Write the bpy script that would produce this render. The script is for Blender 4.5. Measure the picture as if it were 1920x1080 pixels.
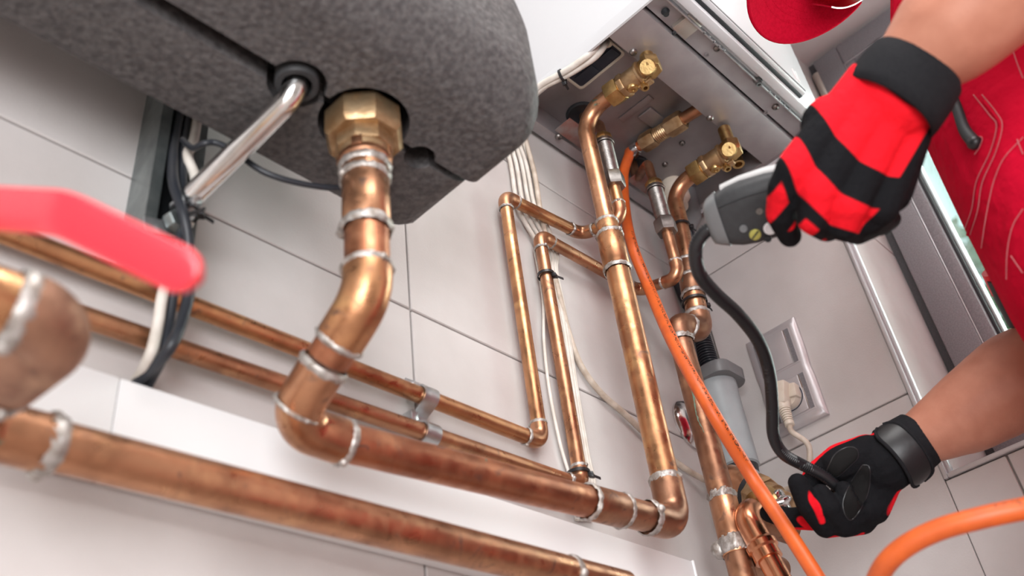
import bpy, bmesh, math, random
import numpy as np
from mathutils import Vector, Matrix, noise as mnoise
random.seed(7)
for o in list(bpy.data.objects): bpy.data.objects.remove(o)
S = bpy.context.scene
COL = S.collection
V = Vector

# ------------------------------------------------------------------ camera
# origin = lens; x runs along the left wall, y points into it, z is up; metres
ROLL, PITCH, YAW, FPX = math.radians(-7.95), math.radians(37.8), math.radians(49.8), 1823.0
_f = V((math.sin(YAW)*math.cos(PITCH), math.cos(YAW)*math.cos(PITCH), math.sin(PITCH)))
_r = V((math.cos(YAW), -math.sin(YAW), 0)); _u = _r.cross(_f)
RT = math.cos(ROLL)*_r + math.sin(ROLL)*_u
UP = -math.sin(ROLL)*_r + math.cos(ROLL)*_u
FW = _f
cam_d = bpy.data.cameras.new('camera'); cam = bpy.data.objects.new('camera', cam_d); COL.objects.link(cam)
cam.matrix_world = Matrix(((RT.x, UP.x, -FW.x, 0), (RT.y, UP.y, -FW.y, 0), (RT.z, UP.z, -FW.z, 0), (0, 0, 0, 1)))
cam_d.sensor_width = 36; cam_d.lens = FPX/1920*36; cam_d.clip_start = 0.01
cam_d.dof.use_dof = True; cam_d.dof.focus_distance = 1.10; cam_d.dof.aperture_fstop = 5.2
S.camera = cam

# ------------------------------------------------------------------ light and exposure
W = bpy.data.worlds.new('sky'); S.world = W; W.use_nodes = True
bg = W.node_tree.nodes['Background']; bg.inputs[0].default_value = (.74, .93, .94, 1); bg.inputs[1].default_value = 1.0
def area(name, loc, target, size, power, color=(1, 1, 1), size_y=None):
    l = bpy.data.lights.new(name, 'AREA'); l.energy = power; l.color = color; l.size = size
    if size_y: l.shape = 'RECTANGLE'; l.size_y = size_y
    o = bpy.data.objects.new(name, l); COL.objects.link(o); o.location = loc
    o.rotation_euler = (V(target)-V(loc)).to_track_quat('-Z', 'Y').to_euler()
    return o
area('softbox_light', (-.95, -.95, .05), (.7, .5, .6), 1.0, 42, (.965, .98, 1))
area('ceiling_panel_light', (-.1, -.75, 1.86), (-.1, -.75, 0), 1.1, 30, (1, .985, .98))
area('window_light', (1.36, -.25, .9), (0, -.2, .7), 1.0, 26, (1, .98, .96), .8)
vs = S.view_settings; vs.view_transform = 'Standard'; vs.look = 'None'; vs.gamma = 1; vs.use_curve_mapping = False; vs.exposure = 0.09

YA, XB, FLOOR, CEIL = .5517, 1.084, -.45, 1.9

# pixel on a known plane -> world point
def ray(px, py): return FW + RT*((px-960)/FPX) - UP*((py-540)/FPX)
def aY(px, py, y): d = ray(px, py); return d*(y/d.y)
def aX(px, py, x): d = ray(px, py); return d*(x/d.x)
def aZ(px, py, z): d = ray(px, py); return d*(z/d.z)
def wA(px, py, off=0): return aY(px, py, YA-off)
def wB(px, py, off=0): return aX(px, py, XB-off)
def D(px, py, d): return ray(px, py)*d

# ------------------------------------------------------------------ materials
def mat(name, col, rough=.5, metal=0, col2=None, nscale=20, namt=1.0, bump=0, bscale=60, spec=.5, stretch=None, rough2=None, lo=.35, hi=.65, coat=0, detail=5, bdist=.002):
    m = bpy.data.materials.new(name); m.use_nodes = True; nt = m.node_tree; N = nt.nodes; L = nt.links
    b = N['Principled BSDF']; c4 = (*col, 1)
    b.inputs['Base Color'].default_value = c4; b.inputs['Roughness'].default_value = rough; b.inputs['Metallic'].default_value = metal
    b.inputs['Specular IOR Level'].default_value = spec
    if coat: b.inputs['Coat Weight'].default_value = coat; b.inputs['Coat Roughness'].default_value = .15
    tc = N.new('ShaderNodeTexCoord'); vec = tc.outputs['Object']
    if stretch:
        mp = N.new('ShaderNodeMapping'); mp.inputs['Scale'].default_value = stretch; L.new(vec, mp.inputs[0]); vec = mp.outputs[0]
    if col2:
        n = N.new('ShaderNodeTexNoise'); n.inputs['Scale'].default_value = nscale; n.inputs['Detail'].default_value = detail
        L.new(vec, n.inputs['Vector'])
        r = N.new('ShaderNodeValToRGB'); r.color_ramp.elements[0].position = lo; r.color_ramp.elements[1].position = hi
        r.color_ramp.elements[0].color = c4; r.color_ramp.elements[1].color = (*[a*(1-namt)+c*namt for a, c in zip(col, col2)], 1)
        L.new(n.outputs['Fac'], r.inputs[0]); L.new(r.outputs[0], b.inputs['Base Color'])
        if rough2 is not None:
            mr = N.new('ShaderNodeMapRange'); mr.inputs[1].default_value = lo; mr.inputs[2].default_value = hi
            mr.inputs[3].default_value = rough; mr.inputs[4].default_value = rough2
            L.new(n.outputs['Fac'], mr.inputs[0]); L.new(mr.outputs[0], b.inputs['Roughness'])
    if bump:
        n2 = N.new('ShaderNodeTexNoise'); n2.inputs['Scale'].default_value = bscale; n2.inputs['Detail'].default_value = 4
        L.new(vec, n2.inputs['Vector'])
        bp = N.new('ShaderNodeBump'); bp.inputs['Strength'].default_value = bump; bp.inputs['Distance'].default_value = bdist
        L.new(n2.outputs['Fac'], bp.inputs['Height']); L.new(bp.outputs[0], b.inputs['Normal'])
    return m

def copper(name, base, dark, hot, seed=0.0, rough=.3):
    """oxidised copper: two noises over one another plus a little green salt"""
    m = bpy.data.materials.new(name); m.use_nodes = True; nt = m.node_tree; N = nt.nodes; L = nt.links; b = N['Principled BSDF']
    b.inputs['Metallic'].default_value = .93
    tc = N.new('ShaderNodeTexCoord'); mp = N.new('ShaderNodeMapping'); mp.inputs['Location'].default_value = (seed, seed*2, seed*.7); L.new(tc.outputs['Object'], mp.inputs[0])
    def noise(sc, det, dist=0.0):
        n = N.new('ShaderNodeTexNoise'); n.inputs['Scale'].default_value = sc; n.inputs['Detail'].default_value = det; n.inputs['Distortion'].default_value = dist
        L.new(mp.outputs[0], n.inputs['Vector']); return n.outputs['Fac']
    def ramp(x, a, b_, ca=(0, 0, 0, 1), cb=(1, 1, 1, 1)):
        r = N.new('ShaderNodeValToRGB'); e = r.color_ramp.elements; e[0].position = a; e[1].position = b_; e[0].color = ca; e[1].color = cb
        L.new(x, r.inputs[0]); return r.outputs[0]
    def mix(f, A, B):
        x = N.new('ShaderNodeMix'); x.data_type = 'RGBA'; L.new(f, x.inputs[0])
        for k, c in ((6, A), (7, B)):
            if isinstance(c, tuple): x.inputs[k].default_value = (*c, 1)
            else: L.new(c, x.inputs[k])
        return x.outputs[2]
    n1 = noise(28, 6, .4); n2 = noise(75, 6, .8); n3 = noise(42, 3)
    c = mix(ramp(n1, .42, .68), base, dark)
    c = mix(ramp(n3, .55, .72), c, hot)
    c = mix(ramp(n2, .62, .74), c, tuple(.55*x+.05 for x in dark))
    g = ramp(noise(38, 8, 1.2), .72, .76); c = mix(g, c, (.16, .33, .26))
    L.new(c, b.inputs['Base Color'])
    mr = N.new('ShaderNodeMapRange'); mr.inputs[1].default_value = .3; mr.inputs[2].default_value = .75; mr.inputs[3].default_value = rough-.06; mr.inputs[4].default_value = rough+.2
    L.new(n2, mr.inputs[0]); L.new(mr.outputs[0], b.inputs['Roughness'])
    bp = N.new('ShaderNodeBump'); bp.inputs['Strength'].default_value = .12; bp.inputs['Distance'].default_value = .001; L.new(n2, bp.inputs['Height']); L.new(bp.outputs[0], b.inputs['Normal'])
    return m

M = {}
M['tile'] = mat('stone_tile', (.587, .556, .547), .42, 0, (.485, .45, .438), 9, 1, .10, 420, .4, rough2=.55, detail=9, lo=.3, hi=.72)
M['grout'] = mat('grout', (.33, .295, .28), .9, 0, (.26, .23, .215), 80, 1, .3, 300)
M['plaster'] = mat('white_plaster', (.8, .79, .77), .85, 0, (.76, .75, .73), 6, 1, .1, 200)
M['paint'] = mat('greige_paint', (.46, .43, .41), .8, 0, (.43, .40, .38), 5, 1)
M['floor'] = mat('floor_tile', (.42, .37, .34), .45, 0, (.36, .31, .28), 7, 1, .1, 200)
M['copper'] = copper('aged_copper', (.52, .265, .15), (.32, .155, .088), (.62, .34, .185), 0.0)
M['copper_red'] = copper('red_copper', (.49, .205, .11), (.30, .12, .068), (.56, .27, .15), 3.1, .36)
M['copper_gold'] = copper('golden_copper', (.57, .29, .145), (.36, .17, .088), (.64, .36, .17), 5.7, .3)
M['copper_dark'] = copper('dark_copper', (.37, .19, .115), (.23, .112, .07), (.50, .27, .155), 8.3, .36)
M['copper_dull'] = copper('dull_copper', (.40, .225, .15), (.23, .125, .09), (.48, .30, .2), 11.9, .52)
M['copper_new'] = mat('new_copper', (.78, .36, .2), .24, 1, (.6, .26, .14), 40, 1, .05, 80)
M['solder'] = mat('solder', (.56, .54, .52), .5, .75, (.30, .26, .23), 160, 1, .6, 260, bdist=.001)
M['brass'] = mat('brass', (.62, .43, .19), .3, 1, (.42, .27, .11), 90, 1, .12, 240, rough2=.42)
M['bronze'] = mat('dull_brass', (.52, .37, .22), .38, .9, (.33, .2, .1), 70, 1, .25, 150, rough2=.55)
M['steel'] = mat('nickel_steel', (.30, .28, .265), .42, 1, (.22, .205, .195), 120, 1, .1, 260)
M['zinc'] = mat('zinc_plate', (.62, .64, .65), .34, .9, (.45, .47, .49), 60, 1, .15, 120)
M['galv'] = mat('galvanised_steel', (.30, .335, .335), .38, .85, (.2, .23, .23), 50, 1, .15, 160)
M['chrome'] = mat('chrome', (.78, .78, .77), .16, 1, (.66, .66, .66), 30, 1, .08, 40)
M['sheet'] = mat('sheet_steel', (.41, .385, .395), .47, .72, (.36, .335, .345), 35, 1, .06, 900)
M['sheet_dark'] = mat('sheet_steel_plate', (.32, .298, .303), .5, .68, (.27, .25, .255), 30, 1, .06, 900)
M['white'] = mat('white_enamel', (.60, .61, .63), .3, 0, coat=.1)
M['white_plastic'] = mat('white_plastic', (.82, .82, .83), .4, 0)
M['cable_white'] = mat('white_cable', (.70, .66, .61), .5, 0, (.58, .53, .47), 60, 1)
M['cable_beige'] = mat('beige_cable', (.60, .52, .44), .5, 0, (.42, .34, .27), 70, 1)
M['cable_black'] = mat('black_cable', (.018, .021, .028), .42, 0)
M['black'] = mat('black_plastic', (.012, .012, .014), .38, 0)
M['rubber'] = mat('black_rubber', (.012, .014, .017), .6, 0)
M['navy'] = mat('dark_blue_recess', (.02, .025, .042), .5, 0)
M['ivory'] = mat('ivory_plastic', (.66, .59, .5), .4, 0, (.6, .52, .43), 50, 1)
M['epp'] = mat('foam_shell', (.060, .056, .058), .62, 0, (.125, .118, .118), 210, 1, .55, 170, .35, lo=.36, hi=.72, bdist=.003, detail=8)
M['epp_shaded'] = mat('foam_core_shaded', (.01, .01, .01), .8, 0)  # near-black, carries the shade inside the shell joint in its colour
M['grey'] = mat('grey_pvc', (.36, .40, .415), .36, 0, (.31, .345, .36), 25, 1)
M['grey_dark'] = mat('dark_grey_plastic', (.040, .041, .043), .45, 0, (.034, .034, .036), 200, 1, .1, 700, .25)
M['grey_mid'] = mat('mid_grey_plastic', (.15, .155, .16), .38, 0)
M['silver_plastic'] = mat('silver_plastic', (.62, .62, .62), .3, .25)
M['alu'] = mat('aluminium_plate', (.56, .535, .55), .34, .45, (.51, .485, .50), 14, 1)
M['frame_grey'] = mat('window_frame_grey', (.20, .192, .205), .5, 0, (.145, .138, .15), 500, 1, .15, 900)
M['frame_shaded'] = mat('window_frame_shaded_step', (.09, .088, .094), .5, 0, (.06, .06, .065), 500, 1)  # darker copy of the frame grey: shading of the step put into colour
M['trim'] = mat('trim_silver', (.60, .60, .62), .34, .6)
M['hinge'] = mat('hinge_nickel', (.52, .48, .43), .35, .8)
M['orange'] = mat('orange_hose', (.70, .125, .02), .45, 0, (.58, .10, .018), 50, 1, .08, 250)
M['ink'] = mat('print_ink', (.05, .03, .02), .6, 0)
M['handle_red'] = mat('red_vinyl', (.80, .03, .05), .25, 0, coat=.3)
M['skin'] = mat('skin', (.47, .205, .135), .5, 0, (.39, .155, .10), 55, 1, .10, 420, .3, lo=.3, hi=.75)
M['red_cloth'] = mat('red_workwear', (.52, .004, .026), .85, 0, (.44, .003, .02), 18, 1, .55, 45, .04, bdist=.008)
M['cap_cloth'] = mat('red_cap_cloth', (.50, .004, .026), .9, 0, (.42, .003, .02), 300, 1, .3, 900, .04)
M['thread'] = mat('white_thread', (.56, .16, .18), .8, 0)
M['knit_black'] = mat('black_knit', (.013, .013, .015), .85, 0, (.016, .016, .018), 300, 1, .35, 800, .1)
M['leather'] = mat('black_vinyl', (.012, .012, .013), .42, 0, bump=.2, bscale=60)
M['boot'] = mat('boot_leather', (.03, .025, .02), .5, 0)
M['hair'] = mat('hair', (.05, .03, .02), .7, 0)
M['eye'] = mat('eye_white', (.75, .72, .7), .3, 0)
M['bark'] = mat('bark', (.16, .12, .09), .9, 0, (.1, .08, .06), 12, 1, .5, 20)
M['leaf'] = mat('leaf', (.10, .22, .07), .6, 0, (.22, .34, .15), 3, 1)
M['ground'] = mat('lawn', (.12, .18, .07), .9, 0, (.08, .13, .05), 4, 1)
M['lamp'] = bpy.data.materials.new('lamp_diffuser'); M['lamp'].use_nodes = True
_b = M['lamp'].node_tree.nodes['Principled BSDF']; _b.inputs['Emission Color'].default_value = (1, .97, .94, 1); _b.inputs['Emission Strength'].default_value = 3
g = bpy.data.materials.new('window_glass'); g.use_nodes = True; nt = g.node_tree
for n in list(nt.nodes):
    if n.type == 'BSDF_PRINCIPLED': nt.nodes.remove(n)
_o = next(n for n in nt.nodes if n.type == 'OUTPUT_MATERIAL'); _t = nt.nodes.new('ShaderNodeBsdfTransparent'); _t.inputs[0].default_value = (.93, .97, .96, 1)
_g = nt.nodes.new('ShaderNodeBsdfGlossy'); _g.inputs['Roughness'].default_value = .02; _m = nt.nodes.new('ShaderNodeMixShader'); _fr = nt.nodes.new('ShaderNodeFresnel'); _fr.inputs[0].default_value = 1.45
nt.links.new(_fr.outputs[0], _m.inputs[0]); nt.links.new(_t.outputs[0], _m.inputs[1]); nt.links.new(_g.outputs[0], _m.inputs[2]); nt.links.new(_m.outputs[0], _o.inputs[0])
M['glass'] = g
def two_tone(name, attr, ca, cb, rough, soft=.0006):
    m = mat(name, ca, rough, 0, bump=.45, bscale=150, spec=.08, bdist=.004); nt = m.node_tree; b = nt.nodes['Principled BSDF']
    a = nt.nodes.new('ShaderNodeAttribute'); a.attribute_name = attr
    mr = nt.nodes.new('ShaderNodeMapRange'); mr.inputs[1].default_value = -soft; mr.inputs[2].default_value = soft
    x = nt.nodes.new('ShaderNodeMix'); x.data_type = 'RGBA'; x.inputs[6].default_value = (*ca, 1); x.inputs[7].default_value = (*cb, 1)
    nt.links.new(a.outputs['Fac'], mr.inputs[0]); nt.links.new(mr.outputs[0], x.inputs[0]); nt.links.new(x.outputs[2], b.inputs['Base Color'])
    return m
M['glove'] = two_tone('glove_fabric', 'red_cloth', (.009, .009, .0105), (.74, .010, .020), .85)

# ------------------------------------------------------------------ mesh helpers
class MB:
    def __init__(s): s.v = []; s.f = []; s.mi = []
    def add(s, vs, fs, mi=0):
        o = len(s.v); s.v += [tuple(p) for p in vs]; s.f += [tuple(i+o for i in f) for f in fs]; s.mi += [mi]*len(fs); return s
    def box(s, lo, hi, M4=None, mi=0):
        lo, hi = V(lo), V(hi)
        vs = [V((x, y, z)) for x in (lo.x, hi.x) for y in (lo.y, hi.y) for z in (lo.z, hi.z)]
        if M4: vs = [M4 @ p for p in vs]
        return s.add(vs, [(0, 1, 3, 2), (4, 6, 7, 5), (0, 4, 5, 1), (2, 3, 7, 6), (0, 2, 6, 4), (1, 5, 7, 3)], mi)
    def obox(s, c, ux, uy, uz, mi=0):
        """box from centre and half-axis vectors"""
        c, ux, uy, uz = V(c), V(ux), V(uy), V(uz)
        vs = [c+ux*a+uy*b+uz*d for a in (-1, 1) for b in (-1, 1) for d in (-1, 1)]
        return s.add(vs, [(0, 1, 3, 2), (4, 6, 7, 5), (0, 4, 5, 1), (2, 3, 7, 6), (0, 2, 6, 4), (1, 5, 7, 3)], mi)
    def rings(s, rings, cap=True, mi=0):
        n = len(rings[0]); vs = [p for r in rings for p in r]; fs = []
        for i in range(len(rings)-1):
            for j in range(n):
                k = (j+1) % n; fs.append((i*n+j, i*n+k, (i+1)*n+k, (i+1)*n+j))
        if cap: fs.append(tuple(range(n-1, -1, -1))); fs.append(tuple((len(rings)-1)*n+j for j in range(n)))
        return s.add(vs, fs, mi)
    def tube(s, pts, r, n=14, cap=True, mi=0, ref=None, flat=1.0):
        pts = [V(p) for p in pts]; rad = r if hasattr(r, '__len__') else [r]*len(pts)
        T = []
        for i in range(len(pts)):
            a = pts[max(i-1, 0)]; b = pts[min(i+1, len(pts)-1)]; d = b-a
            T.append(d.normalized() if d.length > 1e-9 else (T[-1] if T else V((0, 0, 1))))
        u = V(ref) if ref else (V((0, 0, 1)) if abs(T[0].z) < .9 else V((1, 0, 0)))
        out = []
        for p, t, rr in zip(pts, T, rad):
            u = (u-t*u.dot(t)); u.normalize(); w = t.cross(u)
            out.append([p+(u*math.cos(a)*flat+w*math.sin(a))*rr for a in [2*math.pi*k/n for k in range(n)]])
        return s.rings(out, cap, mi)
    def lathe(s, p, ax, prof, n=24, rot=0, mi=0, cap=True, jit=0, ref=None):
        p = V(p); t = V(ax).normalized(); u = V(ref) if ref else (V((0, 0, 1)) if abs(t.z) < .9 else V((1, 0, 0)))
        u = (u-t*u.dot(t)).normalized(); w = t.cross(u); out = []
        for h, r in prof:
            out.append([p+t*h+(u*math.cos(a)+w*math.sin(a))*(r*(1+random.uniform(-jit, jit))) for a in [2*math.pi*k/n+rot for k in range(n)]])
        return s.rings(out, cap, mi)
    def hexnut(s, p, ax, L, r, n=6, rot=0, ch=.12, mi=0, ref=None):
        """hexagonal nut with chamfered ends (r = across corners / 2)"""
        return s.lathe(p, ax, [(0, r*(1-ch)), (L*.14, r), (L*.86, r), (L, r*(1-ch))], n, rot, mi, ref=ref)
    def sphere(s, c, r, n=12, m=8, sc=(1, 1, 1), R=None, mi=0):
        c = V(c); rr = []
        for i in range(m+1):
            a = math.pi*(i/m); z = -math.cos(a); q = max(math.sin(a), .02)
            ring = []
            for j in range(n):
                b = 2*math.pi*j/n; p = V((math.cos(b)*q*sc[0], math.sin(b)*q*sc[1], z*sc[2]))*r
                ring.append(c+(R @ p if R else p))
            rr.append(ring)
        return s.rings(rr, True, mi)
    def capsule(s, a, ra, b, rb, n=14):
        a, b = V(a), V(b); t = (b-a); L = t.length; t.normalize()
        prof = [(-ra*math.cos(x), max(ra*math.sin(x), 1e-4)) for x in [math.pi/2*k/4 for k in range(5)]]
        prof += [(L+rb*math.sin(x), max(rb*math.cos(x), 1e-4)) for x in [math.pi/2*k/4 for k in range(5)]]
        return s.lathe(a, t, prof, n)
    def mesh(s, name, mats, smooth=35, bevel=0, segs=2):
        me = bpy.data.meshes.new(name); me.from_pydata(s.v, [], s.f)
        for m in (mats if isinstance(mats, (list, tuple)) else [mats]): me.materials.append(M[m] if isinstance(m, str) else m)
        if any(s.mi): me.polygons.foreach_set('material_index', s.mi)
        bm = bmesh.new(); bm.from_mesh(me); bmesh.ops.recalc_face_normals(bm, faces=bm.faces)
        if bevel:
            es = [e for e in bm.edges if len(e.link_faces) == 2 and e.calc_face_angle(0) > .6]
            bmesh.ops.bevel(bm, geom=es, offset=bevel, segments=segs, affect='EDGES', profile=.5, clamp_overlap=True)
        bm.to_mesh(me); bm.free()
        if smooth: me.shade_smooth(); me.set_sharp_from_angle(angle=math.radians(smooth))
        return me
    def build(s, name, mats, parent=None, **k):
        return link(name, s.mesh(name, mats, **k), parent)
def link(name, me, parent=None, loc=None, R=None):
    o = bpy.data.objects.new(name, me); COL.objects.link(o)
    if parent: o.parent = parent; o.matrix_parent_inverse = parent.matrix_world.inverted()
    if loc is not None: o.location = loc
    return o
def thing(name, label, cat, loc=(0, 0, 0), group=None):
    o = bpy.data.objects.new(name, None); COL.objects.link(o); o.location = loc; o.empty_display_size = .02
    o.matrix_world = Matrix.Translation(V(loc)); o['label'] = label; o['category'] = cat
    if group: o['group'] = group
    return o
def tag(o, label, cat, group=None):
    o['label'] = label; o['category'] = cat
    if group: o['group'] = group
    return o
def struct(o): o['kind'] = 'structure'; return o
def arc(P, d1, d2, R, k=8):
    """fillet points at corner P between unit directions d1 (in) and d2 (out)"""
    d1, d2 = V(d1).normalized(), V(d2).normalized(); th = d1.angle(d2)
    if th < .02: return [V(P)]
    T = R*math.tan(th/2); c_dir = (d2-d1).normalized(); c = V(P)+c_dir*(R/math.cos(th/2)); n = d1.cross(d2).normalized()
    st = V(P)-d1*T-c
    return [c+Matrix.Rotation(th*i/k, 3, n) @ st for i in range(k+1)]
def fillet(pts, R, k=6):
    pts = [V(p) for p in pts]; out = [pts[0]]
    for i in range(1, len(pts)-1):
        d1 = pts[i]-pts[i-1]; d2 = pts[i+1]-pts[i]; th = d1.angle(d2)
        r = min(R, .48*min(d1.length, d2.length)/max(math.tan(th/2), 1e-3))
        out += arc(pts[i], d1, d2, r, k)
    return out+[pts[-1]]
def spline(pts, k=8):
    """Catmull-Rom through points"""
    P = [V(p) for p in pts]; P = [P[0]*2-P[1]]+P+[P[-1]*2-P[-2]]; out = []
    for i in range(1, len(P)-2):
        a, b, c, d = P[i-1:i+3]
        for j in range(k):
            t = j/k; out.append(.5*((2*b)+(c-a)*t+(2*a-5*b+4*c-d)*t*t+(3*b-a-3*c+d)*t**3))
    return out+[P[-2]]
def solder(par, p, ax, r, w=.005, jit=.05):
    w *= 1.3; r *= 1.005; b = MB(); b.lathe(V(p)-V(ax).normalized()*w/2, ax, [(0, r*.98), (w*.2, r*1.05), (w*.5, r*1.09), (w*.8, r*1.05), (w, r*.98)], 40, 0, jit=jit, cap=False)
    # a frozen drip
    t = V(ax).normalized(); q = V((random.uniform(-1, 1), random.uniform(-1, 1), random.uniform(-1, 1))); q = (q-t*q.dot(t)).normalized()
    b.sphere(V(p)+q*r, w*.55, 8, 6)
    return b.build('solder_joint', 'solder', par, smooth=60)
def pipe_line(par, pts, r, m, me=None, Rk=1.7, sk=1.1, bends=(), rings=True):
    """soldered run: straight pipes, elbows with sockets, solder at the socket mouths. bends = corner indices bent instead of elbowed"""
    me = me or m; pts = [V(p) for p in pts]; n = len(pts); cut = [0.0]*n
    start = pts[0]; seg = [start]
    for i in range(1, n-1):
        d1 = (pts[i]-pts[i-1]).normalized(); d2 = (pts[i+1]-pts[i]).normalized(); th = d1.angle(d2)
        if i in bends:
            seg += arc(pts[i], d1, d2, r*3.6, 10); continue
        R = r*Rk; T = R*math.tan(th/2); sl = r*sk; E = T+sl
        a = pts[i]-d1*E; b = pts[i]+d2*E
        seg.append(a+d1*.004); MB().tube(seg, r, 20).build('pipe', m, par)
        path = [a, a+d1*sl*.5]+arc(pts[i], d1, d2, R, 9)+[b-d2*sl*.5, b]
        MB().tube(path, r*1.13, 22).build('elbow', me, par)
        if rings: solder(par, a, d1, r*1.08, r*.42); solder(par, b, d2, r*1.08, r*.42)
        seg = [b-d2*.004]
    seg.append(pts[-1]); MB().tube(seg, r, 20).build('pipe', m, par)
def coupling(par, a, b, r, m, name='coupling', rings=True):
    a, b = V(a), V(b); d = (b-a).normalized(); MB().lathe(a, d, [(0, r*.96), (.001, r), ((b-a).length-.001, r), ((b-a).length, r*.96)], 24).build(name, m, par)
    if rings: solder(par, a, d, r*.98, r*.3); solder(par, b, d, r*.98, r*.3)
def tie(path_c, ax, r, label, tail_dir, w=.0035, m='black', flat=None):
    """cable tie: band with a head and a short tail"""
    t = thing('cable_tie', label, 'cable tie', path_c)
    MB().lathe(V(path_c)-V(ax).normalized()*w/2, ax, [(0, r), (0, r*1+.0012), (w, r+.0012), (w, r)], 26, cap=False).build('strap', m, t)
    td = V(tail_dir).normalized(); h = V(path_c)+td*(r+.002); a = V(ax).normalized(); s = a.cross(td)
    MB().obox(h, td*.0028, a*.0028, s*.0035).build('head', m, t, bevel=.0006)
    MB().obox(h+td*.004+s*.004, (td+s).normalized()*.0055, a*.0014, (td-s).normalized()*.0006).build('tail', m, t)
    return t
def screw(par, p, ax, r=.0045, name='screw', m='steel'):
    b = MB(); b.lathe(p, ax, [(0, r), (r*.25, r), (r*.6, r*.8), (r*.8, r*.45), (r*.8, r*.3), (r*.5, r*.28)], 16)
    return b.build(name, m, par)
def remesh(mb, name, vox, mats, parent=None, smooth_it=4, attr=None):
    me0 = mb.mesh('tmp', mats, smooth=0); o = bpy.data.objects.new('tmp', me0); COL.objects.link(o)
    md = o.modifiers.new('r', 'REMESH'); md.mode = 'VOXEL'; md.voxel_size = vox; md.adaptivity = 0
    sm = o.modifiers.new('s', 'SMOOTH'); sm.factor = .5; sm.iterations = smooth_it
    dg = bpy.context.evaluated_depsgraph_get(); me = bpy.data.meshes.new_from_object(o.evaluated_get(dg)); me.name = name
    bpy.data.objects.remove(o); me.materials.clear()
    for m in (mats if isinstance(mats, (list, tuple)) else [mats]): me.materials.append(M[m])
    me.shade_smooth()
    if attr:
        co = np.empty(len(me.vertices)*3, 'f'); me.vertices.foreach_get('co', co); co = co.reshape(-1, 3)
        at = me.attributes.new(attr[0], 'FLOAT', 'POINT'); at.data.foreach_set('value', attr[1](co).astype('f'))
    return link(name, me, parent)

# ================================================================== ROOM
J1, J2 = .8795, .5637; RH = J1-J2; TW = RH*2; GAP = .0023
X0, Y0 = -1.7, -2.0                       # far sides of the room, behind the camera
WIN_Y1, WIN_Y0, WIN_Z0, WIN_Z1, WIN_X = .3235, -.75, .448, 1.325, 1.28
wallA = struct(MB().box((X0, YA+.004, FLOOR), (XB+.4, YA+.2, CEIL)).build('wall_left', 'grout', smooth=0))
b = MB(); xo = XB+.004; xe = WIN_X+.12
b.box((xo, WIN_Y1+.004, FLOOR), (xe, YA+.004, CEIL)); b.box((xo, Y0, FLOOR), (xe, WIN_Y0, CEIL))
b.box((xo, WIN_Y0, FLOOR), (xe, WIN_Y1+.004, WIN_Z0)); b.box((xo, WIN_Y0, WIN_Z1+.004), (xe, WIN_Y1+.004, CEIL))
wallB = struct(b.build('wall_right', 'grout', smooth=0))
_cache = {}
def tile_piece(par, axis, lo, hi):
    """one ceramic tile, 7 mm thick, shared mesh for alike sizes; axis = outward normal"""
    lo, hi = V(lo), V(hi); sz = hi-lo; key = (axis, round(sz.x, 4), round(sz.y, 4), round(sz.z, 4))
    if key not in _cache:
        _cache[key] = MB().box((0, 0, 0), sz).mesh('tile', 'tile', smooth=0, bevel=.0009, segs=1)
    o = link('tile', _cache[key], par); o.location = lo; return o
rows = [(FLOOR+GAP/2, J2-.345-RH-GAP/2), (J2-.345-RH+GAP/2, J2-.345-GAP/2), (J2-.345+GAP/2, J2-GAP/2)]
z = J2
while z < CEIL: rows.append((max(z, FLOOR)+GAP/2, min(z+RH, CEIL)-GAP/2)); z += RH
x = .5
while x > X0: x -= TW
while x < XB:
    a, c = max(x, X0)+GAP/2, min(x+TW, XB)-GAP/2
    if c-a > .02:
        for z0, z1 in rows: tile_piece(wallA, 'y', (a, YA, z0), (c, YA+.007, z1))
    x += TW
y = .2525
while y < YA: y += TW
while y > Y0:
    a, c = max(y-TW, Y0)+GAP/2, min(y, YA)-GAP/2
    if c-a > .02:
        for z0, z1 in rows:
            if c > WIN_Y0 and a < WIN_Y1 and z1 > WIN_Z0 and z0 < WIN_Z1:
                if c > WIN_Y1: tile_piece(wallB, 'x', (XB, WIN_Y1+.001, z0), (XB+.007, c, z1)); c2 = WIN_Y1
                else: c2 = c
                if a < WIN_Y0-.02: tile_piece(wallB, 'x', (XB, a, z0), (XB+.007, WIN_Y0-.001, z1))
                aa = max(a, WIN_Y0)
                if z0 < WIN_Z0-.01: tile_piece(wallB, 'x', (XB, aa, z0), (XB+.007, c2, WIN_Z0-.001))
                if z1 > WIN_Z1+.01: tile_piece(wallB, 'x', (XB, aa, WIN_Z1+.001), (XB+.007, c2, z1))
            else: tile_piece(wallB, 'x', (XB, a, z0), (XB+.007, c, z1))
    y -= TW
# tiled reveal of the window: jamb by the corner, head and far jamb
for z0, z1 in rows:
    a, c = max(z0, WIN_Z0), min(z1, WIN_Z1)
    if c-a > .02:
        tile_piece(wallB, 'j', (XB+.006, WIN_Y1-.003, a), (WIN_X+.01, WIN_Y1+.004, c))
        tile_piece(wallB, 'j', (XB+.006, WIN_Y0, a), (WIN_X+.01, WIN_Y0+.007, c))
y = WIN_Y1
while y > WIN_Y0+.02:
    a = max(y-.238, WIN_Y0); tile_piece(wallB, 'h', (XB+.006, a+GAP/2, WIN_Z1-.003), (WIN_X+.01, y-GAP/2, WIN_Z1+.004))
    tile_piece(wallB, 'h', (XB+.006, a+GAP/2, WIN_Z0-.004), (WIN_X+.01, y-GAP/2, WIN_Z0+.003)); y -= .238
b = MB(); w = .0052; t = .003
b.box((XB-t, WIN_Y1-w, WIN_Z0), (XB+.006, WIN_Y1, WIN_Z1)); b.box((XB-t, WIN_Y0, WIN_Z0), (XB+.006, WIN_Y0+w, WIN_Z1))
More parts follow.
